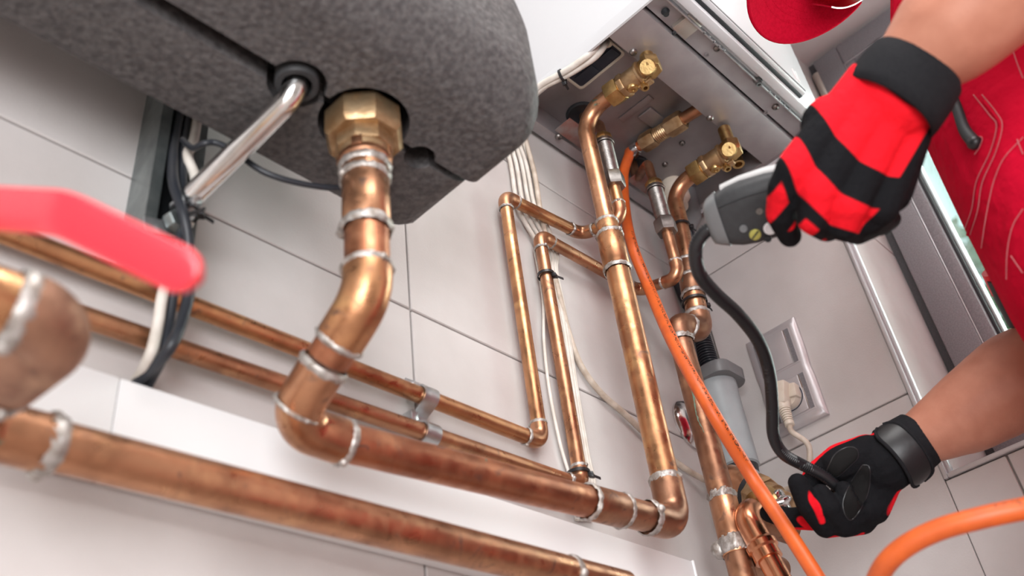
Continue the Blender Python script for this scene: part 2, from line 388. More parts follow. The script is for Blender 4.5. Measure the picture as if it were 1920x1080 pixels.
b.box((XB-t, WIN_Y0+w, WIN_Z0), (XB+.006, WIN_Y1-w, WIN_Z0+w)); b.box((XB-t, WIN_Y0+w, WIN_Z1-w), (XB+.006, WIN_Y1-w, WIN_Z1))
b.box((XB+.004, WIN_Y1-.009, WIN_Z0+w), (XB+.014, WIN_Y1-.003, WIN_Z1-w)); b.box((XB+.004, WIN_Y0+w, WIN_Z0+.003), (XB+.014, WIN_Y1-w, WIN_Z0+.009))
struct(b.build('trim_1', 'trim', bevel=.0012))
struct(MB().box((X0, Y0, FLOOR-.1), (XB+.4, YA+.2, FLOOR)).build('floor', 'floor', smooth=0))
struct(MB().box((X0-.1, Y0-.1, CEIL), (XB+.4, YA+.2, CEIL+.1)).build('ceiling', 'plaster', smooth=0))
struct(MB().box((X0-.1, Y0-.1, FLOOR), (X0, YA+.2, CEIL)).build('wall_back', 'paint', smooth=0))
struct(MB().box((X0, Y0-.1, FLOOR), (XB+.4, Y0, CEIL)).build('wall_front', 'paint', smooth=0))

# window: outer frame, stepped sash, seals, hinges, glass
win = struct(MB().box((0, 0, 0), (.001, .001, .001)).build('window_1', 'frame_shaded')); bpy.data.objects.remove(win)
win = bpy.data.objects.new('window_1', None); COL.objects.link(win); win.location = (WIN_X, 0, WIN_Z0); win.matrix_world = Matrix.Translation((WIN_X, 0, WIN_Z0)); struct(win)
def ring_frame(y1, y0, z1, z0, wdt, x0, x1, name, m, bev=.003):
    b = MB()
    b.box((x0, y1-wdt, z0), (x1, y1, z1)); b.box((x0, y0, z0), (x1, y0+wdt, z1))
    b.box((x0, y0+wdt, z0), (x1, y1-wdt, z0+wdt)); b.box((x0, y0+wdt, z1-wdt), (x1, y1-wdt, z1))
    return b.build(name, m, win, bevel=bev)
yo, zi = WIN_Y1-.003, WIN_Z1-.003
ring_frame(yo, WIN_Y0, zi, WIN_Z0+.003, .016, WIN_X, WIN_X+.07, 'window_frame', 'frame_shaded', .001)
ring_frame(yo-.0145, WIN_Y0+.015, zi-.0145, WIN_Z0+.018, .046, WIN_X-.018, WIN_X+.06, 'sash', 'frame_grey')
ring_frame(yo-.0607, WIN_Y0+.0587, zi-.0607, WIN_Z0+.0607, .0013, WIN_X-.0165, WIN_X+.02, 'highlight_strip', 'trim', .0003)  # thin silver strip painting the bright highlight along the bead groove
ring_frame(yo-.062, WIN_Y0+.06, zi-.062, WIN_Z0+.062, .018, WIN_X-.015, WIN_X+.05, 'glazing_bead', 'frame_grey', .0015)
ring_frame(yo-.0795, WIN_Y0+.078, zi-.0795, WIN_Z0+.08, .005, WIN_X-.004, WIN_X+.04, 'glazing_seal', 'rubber', .001)
ring_frame(yo-.084, WIN_Y0+.083, zi-.084, WIN_Z0+.085, .004, WIN_X+.008, WIN_X+.03, 'spacer', 'trim', .0005)
for xx in (WIN_X+.006, WIN_X+.026): MB().box((xx, WIN_Y0+.08, WIN_Z0+.082), (xx+.004, yo-.082, zi-.082)).build('pane', 'glass', win, smooth=0)
for zz, L in ((WIN_Z1-.075, .062), (WIN_Z0+.04, .062)):
    h = MB().tube([(WIN_X-.011, yo-.011, zz-L/2), (WIN_X-.011, yo-.011, zz+L/2)], .0085, 16).build('hinge', 'hinge', win)
    MB().box((WIN_X-.006, yo-.022, zz-L/2-.004), (WIN_X, yo-.001, zz+L/2+.004)).build('hinge_plate', 'rubber', h)
b = MB().box((1.3, -1, FLOOR-.6), (14, 8, FLOOR-.55)); struct(b.build('ground', 'ground', smooth=0))
def tree(loc, H, R, nl, label):
    t = thing('deciduous_tree', label, 'tree', loc); L = V(loc)
    MB().tube([L, L+V((.05, .02, H*.3)), L+V((-.04, .05, H*.6)), L+V((0, 0, H*.85))], [.14, .11, .08, .03], 10).build('trunk', 'bark', t)
    for k in range(5):
        a = k*1.3; MB().tube([L+V((0, 0, H*(.4+.06*k))), L+V((math.cos(a)*R*.4, math.sin(a)*R*.4, H*(.55+.06*k))), L+V((math.cos(a)*R*.8, math.sin(a)*R*.8, H*(.66+.05*k)))], [.05, .035, .015], 7).build('branch', 'bark', t)
    b = MB(); rnd = random.Random(int(H*100))
    for _ in range(nl):
        d = V((rnd.gauss(0, 1), rnd.gauss(0, 1), rnd.gauss(0, 1))).normalized(); q = R*(.35+.65*rnd.random()**.5)
        c = L+V((d.x*q, d.y*q, H*.72+d.z*q*1.05)); u = V((rnd.uniform(-1, 1), rnd.uniform(-1, 1), rnd.uniform(-.6, .6))).normalized(); w = u.cross(V((rnd.uniform(-1, 1), rnd.uniform(-1, 1), 1))).normalized()
        s = rnd.uniform(.05, .1); b.add([c-u*s, c-w*s*.5, c+u*s, c+w*s*.5], [(0, 1, 2, 3)])
    f = b.build('foliage', 'leaf', t, smooth=0); f['kind'] = 'stuff'
    return t
tree((6.2, 1.15, FLOOR-.55), 5.75, 1.0, 1500, 'leafy green tree outside the window, nearer the glass')
tree((9.4, 2.2, FLOOR-.55), 6.3, 1.5, 1500, 'taller leafy tree standing farther off behind the other tree outside')

# ceiling lamp of the room (behind the camera)
t = thing('ceiling_lamp', 'white square ceiling lamp panel hanging under the ceiling behind the viewer', 'lamp', (-.1, -.75, CEIL))
MB().box((-.68, -1.33, CEIL-.03), (.48, -.17, CEIL-.0001)).build('frame', 'white_plastic', t, bevel=.004)
MB().box((-.65, -1.30, CEIL-.034), (.45, -.20, CEIL-.03)).build('diffuser', 'lamp', t)

# ================================================================== white duct along the left wall
dz0, dz1, dx1, dd = .303, .3735, .868, .016
t = thing('cable_duct', 'long white plastic cable duct running low along the tiled wall', 'duct', (.3, YA, dz0))
slope = .0115
def duct(x0, x1, o, lo, hi, d):
    b = MB(); zz = lambda x: (x-.205)*slope/.69
    vs = []
    for x in (x0, x1):
        for yy, zq in ((YA-d, lo), (YA-d, hi), (YA, hi), (YA, lo)): vs.append((x, yy, zq+zz(x)))
    return b.add(vs, [(0, 1, 2, 3), (7, 6, 5, 4), (0, 4, 5, 1), (1, 5, 6, 2), (2, 6, 7, 3), (3, 7, 4, 0)])
duct(X0+.3, .2265, 0, dz0, dz1, dd).build('cover', 'white_plastic', t, bevel=.0015)
duct(.2269, dx1-.003, 0, dz0, dz1, dd).build('cover', 'white_plastic', t, bevel=.0015)
duct(dx1-.0028, dx1, 0, dz0-.001, dz1+.001, dd+.001).build('end_cap', 'white_plastic', t, bevel=.0008)

# ================================================================== BOILER
BZ = .968; BX0, BX1, BY0, BY1 = .687, 1.052, .262, .545; BT = 1.62
boiler = thing('wall_boiler', 'white wall-hung gas boiler seen from below with bare steel underside', 'boiler', (.87, .4, BZ))
b = MB(); b.box((BX0-.002, BY0+.02, BZ+.0121), (BX0+.0015, BY1, BT)); b.box((BX1-.0015, BY0+.02, BZ-.004), (BX1+.002, BY1, BT)); b.box((BX0, BY1-.004, BZ), (BX1, BY1, BT)); b.box((BX0, BY0+.02, BT-.003), (BX1, BY1, BT))
b.build('side_casing', 'white', boiler, bevel=.001)
# rolled bottom lip of the left side panel
b = MB(); b.rings([[V((BX0-.002, y, BZ+.012)), V((BX0-.0017, y, BZ+.010)), V((BX0+.0025, y, BZ-.003)), V((BX0+.0055, y, BZ-.003)), V((BX0+.0055, y, BZ-.0015)), V((BX0+.004, y, BZ+.0)), V((BX0+.0025, y, BZ+.012))] for y in (BY0+.02, BY1)])
b.build('casing_lip', 'white', boiler, smooth=50)
plate_z = BZ+.037
plate = MB().box((BX0+.002, BY0+.03, plate_z), (BX1-.002, BY1-.002, plate_z+.0015)).build('base_plate', 'sheet_dark', boiler)
# rear hem of the plate
MB().box((BX0+.002, BY1-.016, BZ-.001), (BX1-.002, BY1-.001, plate_z)).build('rear_flange', 'sheet', boiler, bevel=.001)
MB().box((BX1-.012, BY0+.06, BZ-.0005), (BX1-.002, BY1-.03, plate_z)).build('side_flange', 'sheet_dark', boiler, bevel=.001)
# cross rail
RY0, RY1 = .321, .3745; rz = BZ-.001; cz_ = BZ+.007
b = MB(); b.box((BX0+.006, RY0, rz-.0012), (BX1-.01, RY1, rz)); b.box((BX0+.006, RY1-.0012, rz), (BX1-.01, RY1, rz+.004)); b.box((BX0+.006, RY0, rz), (BX1-.01, RY0+.0012, cz_+.012))
rail = b.build('cross_rail', 'sheet', boiler, bevel=.0006)
# front channel: recessed strip, front edge, seal and cover
cz = BZ+.007
MB().box((BX0+.003, BY0+.032, cz), (BX1-.01, RY0-.003, cz+.0015)).build('front_channel', 'sheet', boiler)
b = MB(); b.box((BX0+.003, BY0+.0290, BZ-.003), (BX1-.004, BY0+.0315, cz+.02)); b.build('channel_edge', 'zinc', boiler, bevel=.0005)
b = MB(); b.box((BX0-.001, BY0+.0235, BZ+.004), (BX1, BY0+.029, BT)); b.build('cover_return', 'white', boiler, bevel=.001)
b = MB(); b.box((BX0-.002, BY0+.011, BZ-.004), (BX1+.002, BY0+.0235, BT)); b.build('front_surround', 'white', boiler, bevel=.002)
b = MB(); b.box((BX0+.004, BY0+.006, BZ+.006), (BX1-.07, BY0+.0115, BZ+.0125)); b.build('seal', 'rubber', boiler, bevel=.0008)
b = MB(); b.box((BX0, BY0, BZ+.008), (BX1-.068, BY0+.011, BT-.004)); b.build('front_cover', 'white', boiler, bevel=.0025)
MB().box((BX0+.003, BY0-.0006, BZ+.0105), (BX1-.071, BY0+.001, BZ+.0135)).build('cover_groove', 'grey_mid', boiler)
for k in range(2): MB().box((BX1-.088+.007*k, BY0-.0012, BZ+.022), (BX1-.086+.007*k, BY0+.002, BZ+.045)).build('cover_clip', 'white_plastic', boiler, bevel=.0004)
for px, py, zz in ((1187, 97, rz-.001), (1331, 221, rz-.001), (1345, 90, cz), (1454, 200, cz), (1279, 268, plate_z), (1247, 308, plate_z), (1047, 256, BZ-.001), (1108, 265, plate_z)):
    screw(boiler, aZ(px, py, zz), (0, 0, -1), .0052 if zz < plate_z else .0046)
for px, py in ((1325, 103), (1436, 211)):
    MB().lathe(aZ(px, py, cz), (0, 0, -1), [(-.001, .0035), (.0012, .0033), (.0012, .002), (.0002, .0018)], 14).build('rivet', 'sheet_dark', boiler)
p = aZ(1419, 147, cz); b = MB(); b.hexnut(p, (0, 0, -1), .008, .006); b.lathe(p+V((0, 0, -.008)), (0, 0, -1), [(0, .0042), (.005, .004), (.005, .0022), (0, .0022)], 14); b.build('threaded_insert', 'galv', boiler)
p = aZ(1247, 20, cz); MB().lathe(p, (0, 0, -1), [(0, .0045), (.002, .0055), (.004, .0042), (.008, .0036), (.008, .001)], 12).build('rubber_plug', 'rubber', boiler)
# bright folded bracket near the left end of the channel
c = aZ(1288, 45, cz); b = MB(); b.box(c+V((-.012, -.012, -.006)), c+V((.013, .014, -.0045))); b.box(c+V((-.0135, -.012, -.006)), c+V((-.012, .014, .001))); b.box(c+V((.0, -.0155, -.006)), c+V((.012, -.013, -.001))); bk = b.build('bracket', 'hinge', boiler, bevel=.0005)
MB().sphere(aZ(1264, 62, cz-.006), .003, 10, 8, (1, 1, .5)).build('bracket_bolt', 'rubber', bk)
for q in ((1300, 20), (1315, 34)): MB().lathe(aZ(*q, cz-.004), (0, 0, -1), [(0, .0032), (.003, .003), (.003, .0005)], 12).build('bracket_screw', 'steel', bk)
for (ax_, ay_), n in (((1358, 62), 5), ((1475, 178), 5)):
    for k in range(n):
        q = aZ(ax_+(k-2)*9, ay_+(k-2)*8.6, BZ-.002); q.y = BY0+.0285
        MB().box(q+V((-.0016, -.001, -.001)), q+V((.0016, .003, .0025))).build('catch_tooth', 'zinc', boiler, bevel=.0003)
# pressed dimple in the plate
c = aZ(1232, 228, plate_z); MB().box(c+V((-.03, -.012, -.0035)), c+V((.03, .012, .0))).build('embossing', 'sheet_dark', boiler, bevel=.0034, segs=3)
c = aZ(1190, 205, plate_z); MB().box(c+V((-.006, -.03, -.002)), c+V((.006, .025, .0))).build('embossing', 'sheet_dark', boiler, bevel=.0019, segs=2)
# cable entry: dark recess, pale rim, grommets
a0 = aZ(1090, 150, plate_z); _q = aZ(1112, 119, plate_z); cx, cy = _q.x, _q.y
b = MB(); rim = []
def rr(hx, hy, r, z, n=5):
    out = []
    for sx, sy, a in ((1, 1, 0), (-1, 1, 90), (-1, -1, 180), (1, -1, 270)):
        for k in range(n): q = math.radians(a+90*k/(n-1)); out.append(V((cx+sx*(hx-r)+math.cos(q)*r, cy+sy*(hy-r)+math.sin(q)*r, z)))
    return out
b.rings([rr(.0205, .040, .006, plate_z), rr(.0205, .040, .006, plate_z-.0022), rr(.0185, .038, .005, plate_z-.0026), rr(.0172, .0365, .004, plate_z-.001)], cap=False)
b.build('entry_rim', 'ivory', boiler, smooth=40)
b = MB(); b.rings([rr(.0178, .037, .004, plate_z-.0008), rr(.0178, .037, .004, plate_z-.0006)]); b.build('entry_cover', 'navy', boiler)
for k in range(2): MB().box((cx-.002, cy-.034+.036*k, plate_z-.003), (cx+.014, cy-.004+.036*k, plate_z-.0008)).build('entry_pocket', 'navy', boiler, bevel=.001)
for px, py in ((1119, 99), (1139, 80), (1092, 108)):
    q = aZ(px, py, plate_z-.004); MB().lathe(q, (0, 0, 1), [(-.004, .005), (-.003, .0062), (.003, .0065), (.0035, .006)], 16).build('grommet', 'ivory', boiler)
# rear pass-throughs with rubber seals and rust coloured cover plates
for (px, py), lab in (((1090, 213), 0), ((1190, 312), 1)):
    q = aZ(px, py, plate_z); MB().lathe(q, (0, 0, -1), [(-.001, .022), (.002, .0215), (.0035, .019), (.0015, .016), (.0012, .002)], 28).build('rubber_seal', 'rubber', boiler)
M['rust'] = mat('red_brown_plate', (.22, .075, .055), .5, .2, (.24, .2, .19), 40, 1, .2, 200)
for px, py, w_, d_ in ((1082, 253, .030, .014), (1212, 345, .028, .014)):
    q = aZ(px, py, BZ-.003); MB().box(q+V((-w_, -d_, 0)), q+V((w_, d_, .0016))).build('cover_plate', 'rust', boiler, bevel=.0007)
q = aZ(1388, 297, plate_z); MB().lathe(q, (0, 0, -1), [(-.001, .018), (.002, .0175), (.002, .011), (.001, .002)], 24).build('rubber_seal', 'rubber', boiler)
b = MB(); b.lathe(aZ(1383, 303, BZ+.002), (0, 0, -1), [(-.006, .009), (.006, .009), (.006, .0055), (-.004, .0055)], 18); b.build('brass_outlet', 'brass', boiler)
# condensate outlet: pale nut, grey elbow, corrugated black tail
q = aZ(1275, 385, BZ); q = V((.985, .515, BZ))
b = MB(); b.lathe(aY(1268, 372, .505), (0, 0, -1), [(-.05, .017), (-.02, .017), (-.018, .021), (.002, .021), (.006, .016), (.02, .014)], 24); b.build('outlet_nut', 'ivory', boiler)
b = MB(); e0 = aY(1296, 366, .50); e1 = aY(1300, 405, .50); e2 = aY(1282, 440, .515)
b.tube(fillet([e0+V((0, 0, .03)), e1, e2], .02), .0125, 16); b.build('outlet_elbow', 'grey_mid', boiler)

# ================================================================== PUMP GROUP SHELL (two foam halves with a joint on the pipe axis)
HX, HY = .317, .39
GX = {'nut': (HX, HY, .0345), 'vent': (.2575, .391, .0215), 'spare': (.373, .391, .0125)}
SX0, SX1, SZ0, SZ1 = -.10, .438, .558, .86
shell = thing('pump_group_shell', 'big dark grey foam insulation shell hanging on the wall over the copper pipes', 'insulation box', (.2, .4, SZ0))
def prof_xz(x0, x1, z0, z1, rr_, chx, chz):
    pts = []
    def c(cx, cz, a0, a1, r, n=7):
        for k in range(n): q = math.radians(a0+(a1-a0)*k/(n-1)); pts.append((cx+r*math.cos(q), cz+r*math.sin(q)))
    c(x1-rr_, z0+rr_, -90, 0, rr_)
    r2 = .03; pts.append((x1, z0+.085)); pts.append((x1-.006, z0+.105)); pts.append((x1-chx, z0+chz)); pts.append((x1-chx-.01, z1))
    pts.append((x0, z1)); c(x0+rr_, z0+rr_, 180, 270, rr_)
    return pts
def shell_half(name, y0, y1, front):
    b = MB(); secs = []
    if front:
        R_ = .05; pr = prof_xz(SX0, SX1, SZ0, SZ1, .022, .075, .165); cx, cz = (SX0+SX1)/2, (SZ0+SZ1)/2+.04
        steps = [(y1, 0)]+[(y0+R_*(1-math.sin(math.radians(a))), R_*(1-math.cos(math.radians(a)))) for a in range(0, 91, 10)]
        for y, ins in steps:
            secs.append([V((cx+(x-cx)*(1-ins/(SX1-cx)), y, cz+(z-cz)*(1-ins/(cz-SZ0)))) for x, z in pr])
    else:
        pr = prof_xz(SX0, SX1-.004, SZ0+.001, SZ1, .03, .075, .165)
        for y, ins in ((y0, 0), (y1-.012, 0), (y1-.004, .003), (y1, .011)):
            cx, cz = (SX0+SX1)/2, (SZ0+SZ1)/2
            secs.append([V((cx+(x-cx)*(1-ins/(SX1-cx)), y, cz+(z-cz)*(1-ins/(cz-SZ0)))) for x, z in pr])
    b.rings(secs); me = b.mesh('tmp', 'epp', smooth=0); o = bpy.data.objects.new('tmp', me); COL.objects.link(o)
    cut = []
    for x, y, r in GX.values():
        c = MB().lathe((x, y, SZ0-.03), (0, 0, 1), [(0, r), (.085, r)], 40); ob = c.build('cut', 'epp_shaded', smooth=0); md = o.modifiers.new('b', 'BOOLEAN'); md.object = ob; md.solver = 'EXACT'; md.operation = 'DIFFERENCE'; cut.append(ob)
    if not front:      # the joint is wider towards the far end
        c = MB().box((SX0-.02, HY, SZ0-.02), (.262, HY+.0115, SZ0+.05)); ob = c.build('cut', 'epp_shaded', smooth=0); md = o.modifiers.new('b', 'BOOLEAN'); md.object = ob; md.solver = 'EXACT'; md.operation = 'DIFFERENCE'; cut.append(ob)
    dg = bpy.context.evaluated_depsgraph_get(); me2 = bpy.data.meshes.new_from_object(o.evaluated_get(dg))
    for q in cut+[o]: bpy.data.objects.remove(q)
    me2.materials.clear(); me2.materials.append(M['epp']); me2.shade_smooth(); me2.set_sharp_from_angle(angle=math.radians(40))
    return link(name, me2, shell)
shell_half('front_shell', .288, HY-.0035, True)
shell_half('back_shell', HY+.004, .472, False)
MB().box((SX0+.03, HY-.006, SZ0+.022), (SX1-.028, HY+.016, SZ0+.12)).build('core', 'epp_shaded', shell)  # core behind the joint, coloured near-black to paint the shade there

# ================================================================== HEATING FLOW PIPE: pump group union -> elbows -> along the wall -> boiler valve
PR = .014; PRs = .011
flow = thing('copper_flow_pipe', 'thick copper pipe from brass union under grey shell bending along wall up to boiler valve', 'pipe', (HX, HY, .56))
# big hexagon union nut and its brass tail
b = MB(); b.hexnut((HX, HY, .566), (0, 0, -1), .030, .0300, 8, .39, .1); b.build('union_nut', 'bronze', flow)
b = MB(); b.hexnut((HX, HY, .540), (0, 0, -1), .016, .0222, 8, .2, .04); b.lathe((HX, HY, .526), (0, 0, -1), [(0, .0195), (.006, .019), (.010, .0176)], 24); b.build('union_tail', 'bronze', flow)
b = MB(); b.lathe((HX, HY, .519), (0, 0, -1), [(0, .0185), (.002, .0198), (.006, .0198), (.0085, .0178), (.02, .0172)], 26); b.build('adapter', 'copper', flow)
for a in range(4): MB().obox(V((HX, HY, .5215))+Matrix.Rotation(a*1.57+.6, 3, 'Z') @ V((0, -.0178, 0)), (Matrix.Rotation(a*1.57+.6, 3, 'Z') @ V((.004, 0, 0))), (Matrix.Rotation(a*1.57+.6, 3, 'Z') @ V((0, .0025, 0))), (0, 0, .0055)).build('adapter_lug', 'copper', flow, bevel=.0008)
solder(flow, (HX, HY, .509), (0, 0, 1), .0178, .006); solder(flow, (HX, HY, .4985), (0, 0, 1), .0172, .005)
coupling(flow, (HX, HY, .4985), (HX, HY, .4515), .0170, 'copper', rings=False)
solder(flow, (HX, HY, .4515), (0, 0, 1), .0172, .006)
MB().tube([(HX, HY, .4515), (HX, HY, .41)], .0155, 24).build('pipe', 'copper_red', flow)
solder(flow, (HX, HY, .4155), (0, 0, 1), .0166, .004)
ZL, YL = .3395, .475
XV = .753; d45 = (V((.314, YL, ZL-.003))-V((HX, HY, .397))).normalized()
c1 = V((HX, HY, .393)); c2 = V((.316, YL, ZL))
dd1 = (c2-c1).normalized()
# obtuse elbow
T1 = .017; MB().tube([c1+V((0, 0, .0215))]+arc(c1, (0, 0, -1), dd1, .032, 12)+[c1+dd1*.036], .0168, 26).build('elbow', 'copper_gold', flow)
solder(flow, c1+dd1*.036, dd1, .0162, .004)
MB().tube([c1+dd1*.032, c1+dd1*.05], .0148, 22).build('pipe', 'copper_red', flow)
e2 = arc(c2, dd1, (1, 0, 0), .0215, 12)
MB().tube([c2-dd1*.046]+e2+[c2+V((.046, 0, 0))], .0162, 26).build('elbow', 'copper', flow)
solder(flow, c2-dd1*.045, dd1, .0160, .005); solder(flow, c2+V((.045, 0, 0)), (1, 0, 0), .0158, .005); solder(flow, c2-dd1*.012, dd1, .0163, .0025)
endx = V((XV, YL, .374)); hd = (endx-c2).normalized()
MB().tube([c2+V((.042, 0, 0)), endx-hd*.125], PR, 24).build('pipe', 'copper_red', flow)
coupling(flow, endx-hd*.130, endx-hd*.083, PR*1.12, 'copper_dark'); MB().tube([endx-hd*.085, endx-hd*.03], PR, 22).build('pipe', 'copper_dark', flow)
u = V((0, 0, 1)); lean = (aY(1147, 560, YL)-aY(1221, 917, YL)).normalized()
MB().tube([endx-hd*.043]+arc(endx, hd, u, .023, 12)+[endx+u*.047], PR*1.14, 26).build('elbow', 'copper_dark', flow)
solder(flow, endx-hd*.043, hd, PR*1.11, .006); solder(flow, endx+u*.047, u, PR*1.1, .006, .07)
zc0 = aY(1131, 487, YL).z; zc1 = aY(1121, 428, YL).z; zc2 = aY(1116, 408, YL).z; ztop = .957
MB().tube([endx+u*.043, V((XV, YL, zc0+.002))], PR, 26).build('pipe', 'copper_gold', flow)
coupling(flow, (XV, YL, zc0-.002), (XV, YL, zc1), PR*1.12, 'copper_gold'); coupling(flow, (XV, YL, zc1), (XV, YL, zc2+.004), PRs*1.2, 'copper_gold', 'reducer')
bendP = V((XV, YL, .951)); vdir = V((0, -1, -.06)).normalized()
MB().tube([V((XV, YL, zc2))]+arc(bendP, u, vdir, .034, 14)+[bendP+vdir*.05], PRs, 22).build('bent_pipe', 'copper', flow)
def boiler_valve(par, P, ax, name='service_valve'):
    """brass angle isolating valve: compression nut, body, square shoulder, angled outlet, drain cock and lever stub"""
    P = V(P); a = V(ax).normalized(); dn = V((0, 0, -1)); dn = (dn-a*dn.dot(a)).normalized(); s = a.cross(dn)
    MB().hexnut(P, a, .0195, .0178, 6, .25, .07).build('compression_nut', 'brass', par)
    b = MB(); b.lathe(P+a*.0195, a, [(0, .0150), (.0015, .0160), (.0022, .0150)], 24); b.build('olive_ring', 'brass', par)
    v = MB(); v.hexnut(P+a*.021, a, .008, .0168, 8, .2, .05)
    v.lathe(P+a*.028, a, [(0, .0138), (.002, .0146), (.020, .0146), (.022, .0138), (.0225, .0166), (.0255, .0166), (.0265, .0108), (.036, .0100)], 26)
    vb = v.build('valve_body', 'bronze', par)
    b = MB(); b.hexnut(P+a*.066+u*(-.009), u, .02, .0150, 6, .3, .09); b.build('union_nut', 'brass', par)
    MB().lathe(P+a*.066+u*.010, u, [(0, .009), (.03, .009)], 18).build('tail_pipe', 'brass', par)
    MB().lathe(P+a*.064-(P+a*.064).normalized()*.003, -(P+a*.064).normalized()-s*.25, [(0, .0104), (.0118, .0104), (.0130, .0094)], 24).build('cap', 'brass', par)
    q = P+a*.036+dn*.0135
    MB().lathe(q-dn*.006, dn, [(0, .0075), (.007, .0075), (.009, .0062), (.0095, .003), (.008, .0025)], 18).build('drain_screw', 'brass', vb)
    r_ = q+a*.013+s*.004; MB().lathe(r_-dn*.006, dn+a*.15, [(0, .0042), (.012, .0042), (.013, .005), (.0165, .005), (.0165, .0028), (.008, .0028)], 16).build('drain_nipple', 'brass', vb)
    MB().obox(q+a*.016+dn*.002+s*.006, a*.010, s*.0045, dn*.0025).build('lever', 'bronze', vb, bevel=.0012)
boiler_valve(flow, bendP+vdir*.047, vdir)

# ================================================================== RETURN PIPE along the bottom with red lever ball valve
ret = thing('copper_return_pipe', 'thick copper pipe running across the bottom, out of a red levered valve', 'pipe', (.12, .45, .28))
YB = .48; q0 = aY(18, 812, YB); q0 = V((.121, YB, .2785)); q1 = V((.66, YB, .2965)); hd2 = (q1-q0).normalized()
k1 = D(132, 612, .452); dk = (q0-k1).normalized()
va = (V((-1, .05, .02))).normalized()
MB().tube([k1+va*.024]+list(reversed(arc(k1, -dk, va, .0175, 12)))+[k1+dk*.05], .0178, 26).build('elbow', 'copper_dull', ret)
solder(ret, k1+va*.0235, va, .0172, .007)
MB().tube([q0-dk*.044]+arc(q0, dk, hd2, .0205, 12)+[q0+hd2*.05], .0160, 26).build('elbow', 'copper', ret)
solder(ret, q0-dk*.040, dk, .0164, .005); solder(ret, q0+hd2*.0495, hd2, .0157, .008, .08)
MB().tube([q0+hd2*.045, q1], PR, 26).build('pipe', 'copper', ret); solder(ret, q0+hd2*.47, hd2, PR, .006)
MB().tube([k1+va*.02, k1+va*.07], .0158, 22).build('pipe', 'copper_gold', ret)
vp = k1+va*.062
b = MB(); b.hexnut(vp, va, .018, .0235, 6, .2, .08); b.build('compression_nut', 'brass', ret)
b = MB(); b.lathe(vp+va*.018, va, [(0, .018), (.004, .021), (.016, .024), (.03, .021), (.036, .018)], 24); b.hexnut(vp+va*.05, va, .016, .0235, 6, .2, .08); b.lathe(vp+va*.064, va, [(0, .014), (.09, .014)], 20); vb = b.build('valve_body', 'bronze', ret)
# lever: stem towards the camera, cranked flat steel arm in a red vinyl sleeve
tip = D(374, 524, .365); bnd = D(118, 400, .375); root = D(-60, 388, .40)
ld = (tip-bnd).normalized(); wv = (UP*.90+RT*.38+FW*.15); wv = (wv-ld*wv.dot(ld)).normalized(); nv = ld.cross(wv)
def flat_bar(pts, w, t, rend=True):
    pts = [V(p) for p in pts]; out = []; n = len(pts)
    L = [0]
    for a, c in zip(pts, pts[1:]): L.append(L[-1]+(c-a).length)
    for i, p in enumerate(pts):
        tt = (pts[min(i+1, n-1)]-pts[max(i-1, 0)]).normalized(); wq = (wv-tt*wv.dot(tt)).normalized(); nq = tt.cross(wq)
        e = L[-1]-L[i]; ww = w*math.sqrt(max(1-max(0, (w-e)/w)**2, .02)) if rend else w
        ring = []
        for k in range(20):
            a = 2*math.pi*k/20; ca, sa = math.cos(a), math.sin(a)
            ring.append(p+wq*ww*math.copysign(abs(ca)**.5, ca)+nq*t*math.copysign(abs(sa)**.5, sa))
        out.append(ring)
    return MB().rings(out)
mid = fillet([root, bnd, tip], .035, 10); ln = [mid[-2].lerp(mid[-1], k/14) for k in range(1, 14)]+[mid[-2].lerp(mid[-1], .93+.0699*k/5) for k in range(1, 6)]
lev = flat_bar(mid[:-1]+ln, .0092, .0034).build('lever', 'handle_red', ret, smooth=60)
stem = vp+va*.036; MB().tube([stem, stem+(root-stem)*.9], .008, 14).build('stem', 'bronze', ret)
MB().hexnut(root-nv*.006, -nv if nv.dot(FW) > 0 else nv, .006, .008).build('lever_nut', 'zinc', ret)

# ================================================================== THIN PIPES on the wall with their threaded connectors
R1 = .0075; YT = YA-.018
def connector(par, x, y, z0, z1, m='steel'):
    """nickel threaded unions hanging under the boiler: hex, thread, big hex"""
    L = z1-z0; b = MB(); b.hexnut((x, y, z0), (0, 0, 1), .022, .0150, 6, .3, .1); b.build('hex_nut', m, par)
    pr = []; h0, h1 = .021, L-.014; n = 22
    for k in range(n): pr += [(h0+(h1-h0)*k/n, .0100), (h0+(h1-h0)*(k+.5)/n, .0108)]
    MB().lathe((x, y, z0), (0, 0, 1), pr, 24).build('thread', m, par)
    b = MB(); b.hexnut((x, y, z0+h1), (0, 0, 1), .006, .0132, 12, 0, .05); b.build('lock_nut', m, par)
    b = MB(); b.lathe((x, y, z0+h1+.006), (0, 0, 1), [(0, .0118), (.002, .0126), (.007, .0126), (.012, .0095), (.014, .008)], 8); b.build('brass_cap', 'brass', par)
l1 = thing('copper_hot_water_pipe', 'thin copper pipe with its upright run farther left, elbowed twice against the wall tiles', 'pipe', (.64, YT, .456))
c1x, c1y = .781, .47
zA = wA(975, 385, .018).z; zA = .786
P1 = [V((-.6, YT, .440)), V((.643, YT, .456)), V((.641, YT, .783)), V((c1x, YT, .800)), V((c1x, c1y, .780)), V((c1x, c1y, .838))]
pipe_line(l1, P1, R1, 'copper_gold', 'copper')
connector(l1, c1x+.001, c1y, .834, .925)
_q = aZ(1094, 216, BZ+.037); MB().tube(fillet([(c1x+.001, c1y, .93), (c1x+.001, c1y, .955), (_q.x, _q.y, .968), (_q.x, _q.y, 1.01)], .014), .0066, 14).build('tail_pipe', 'copper_dark', l1)
l2 = thing('copper_cold_water_pipe', 'thin copper pipe with its upright run nearer the boiler, carrying a black cable tie', 'pipe', (.694, YT, .425))
c2x, c2y = .885, .471
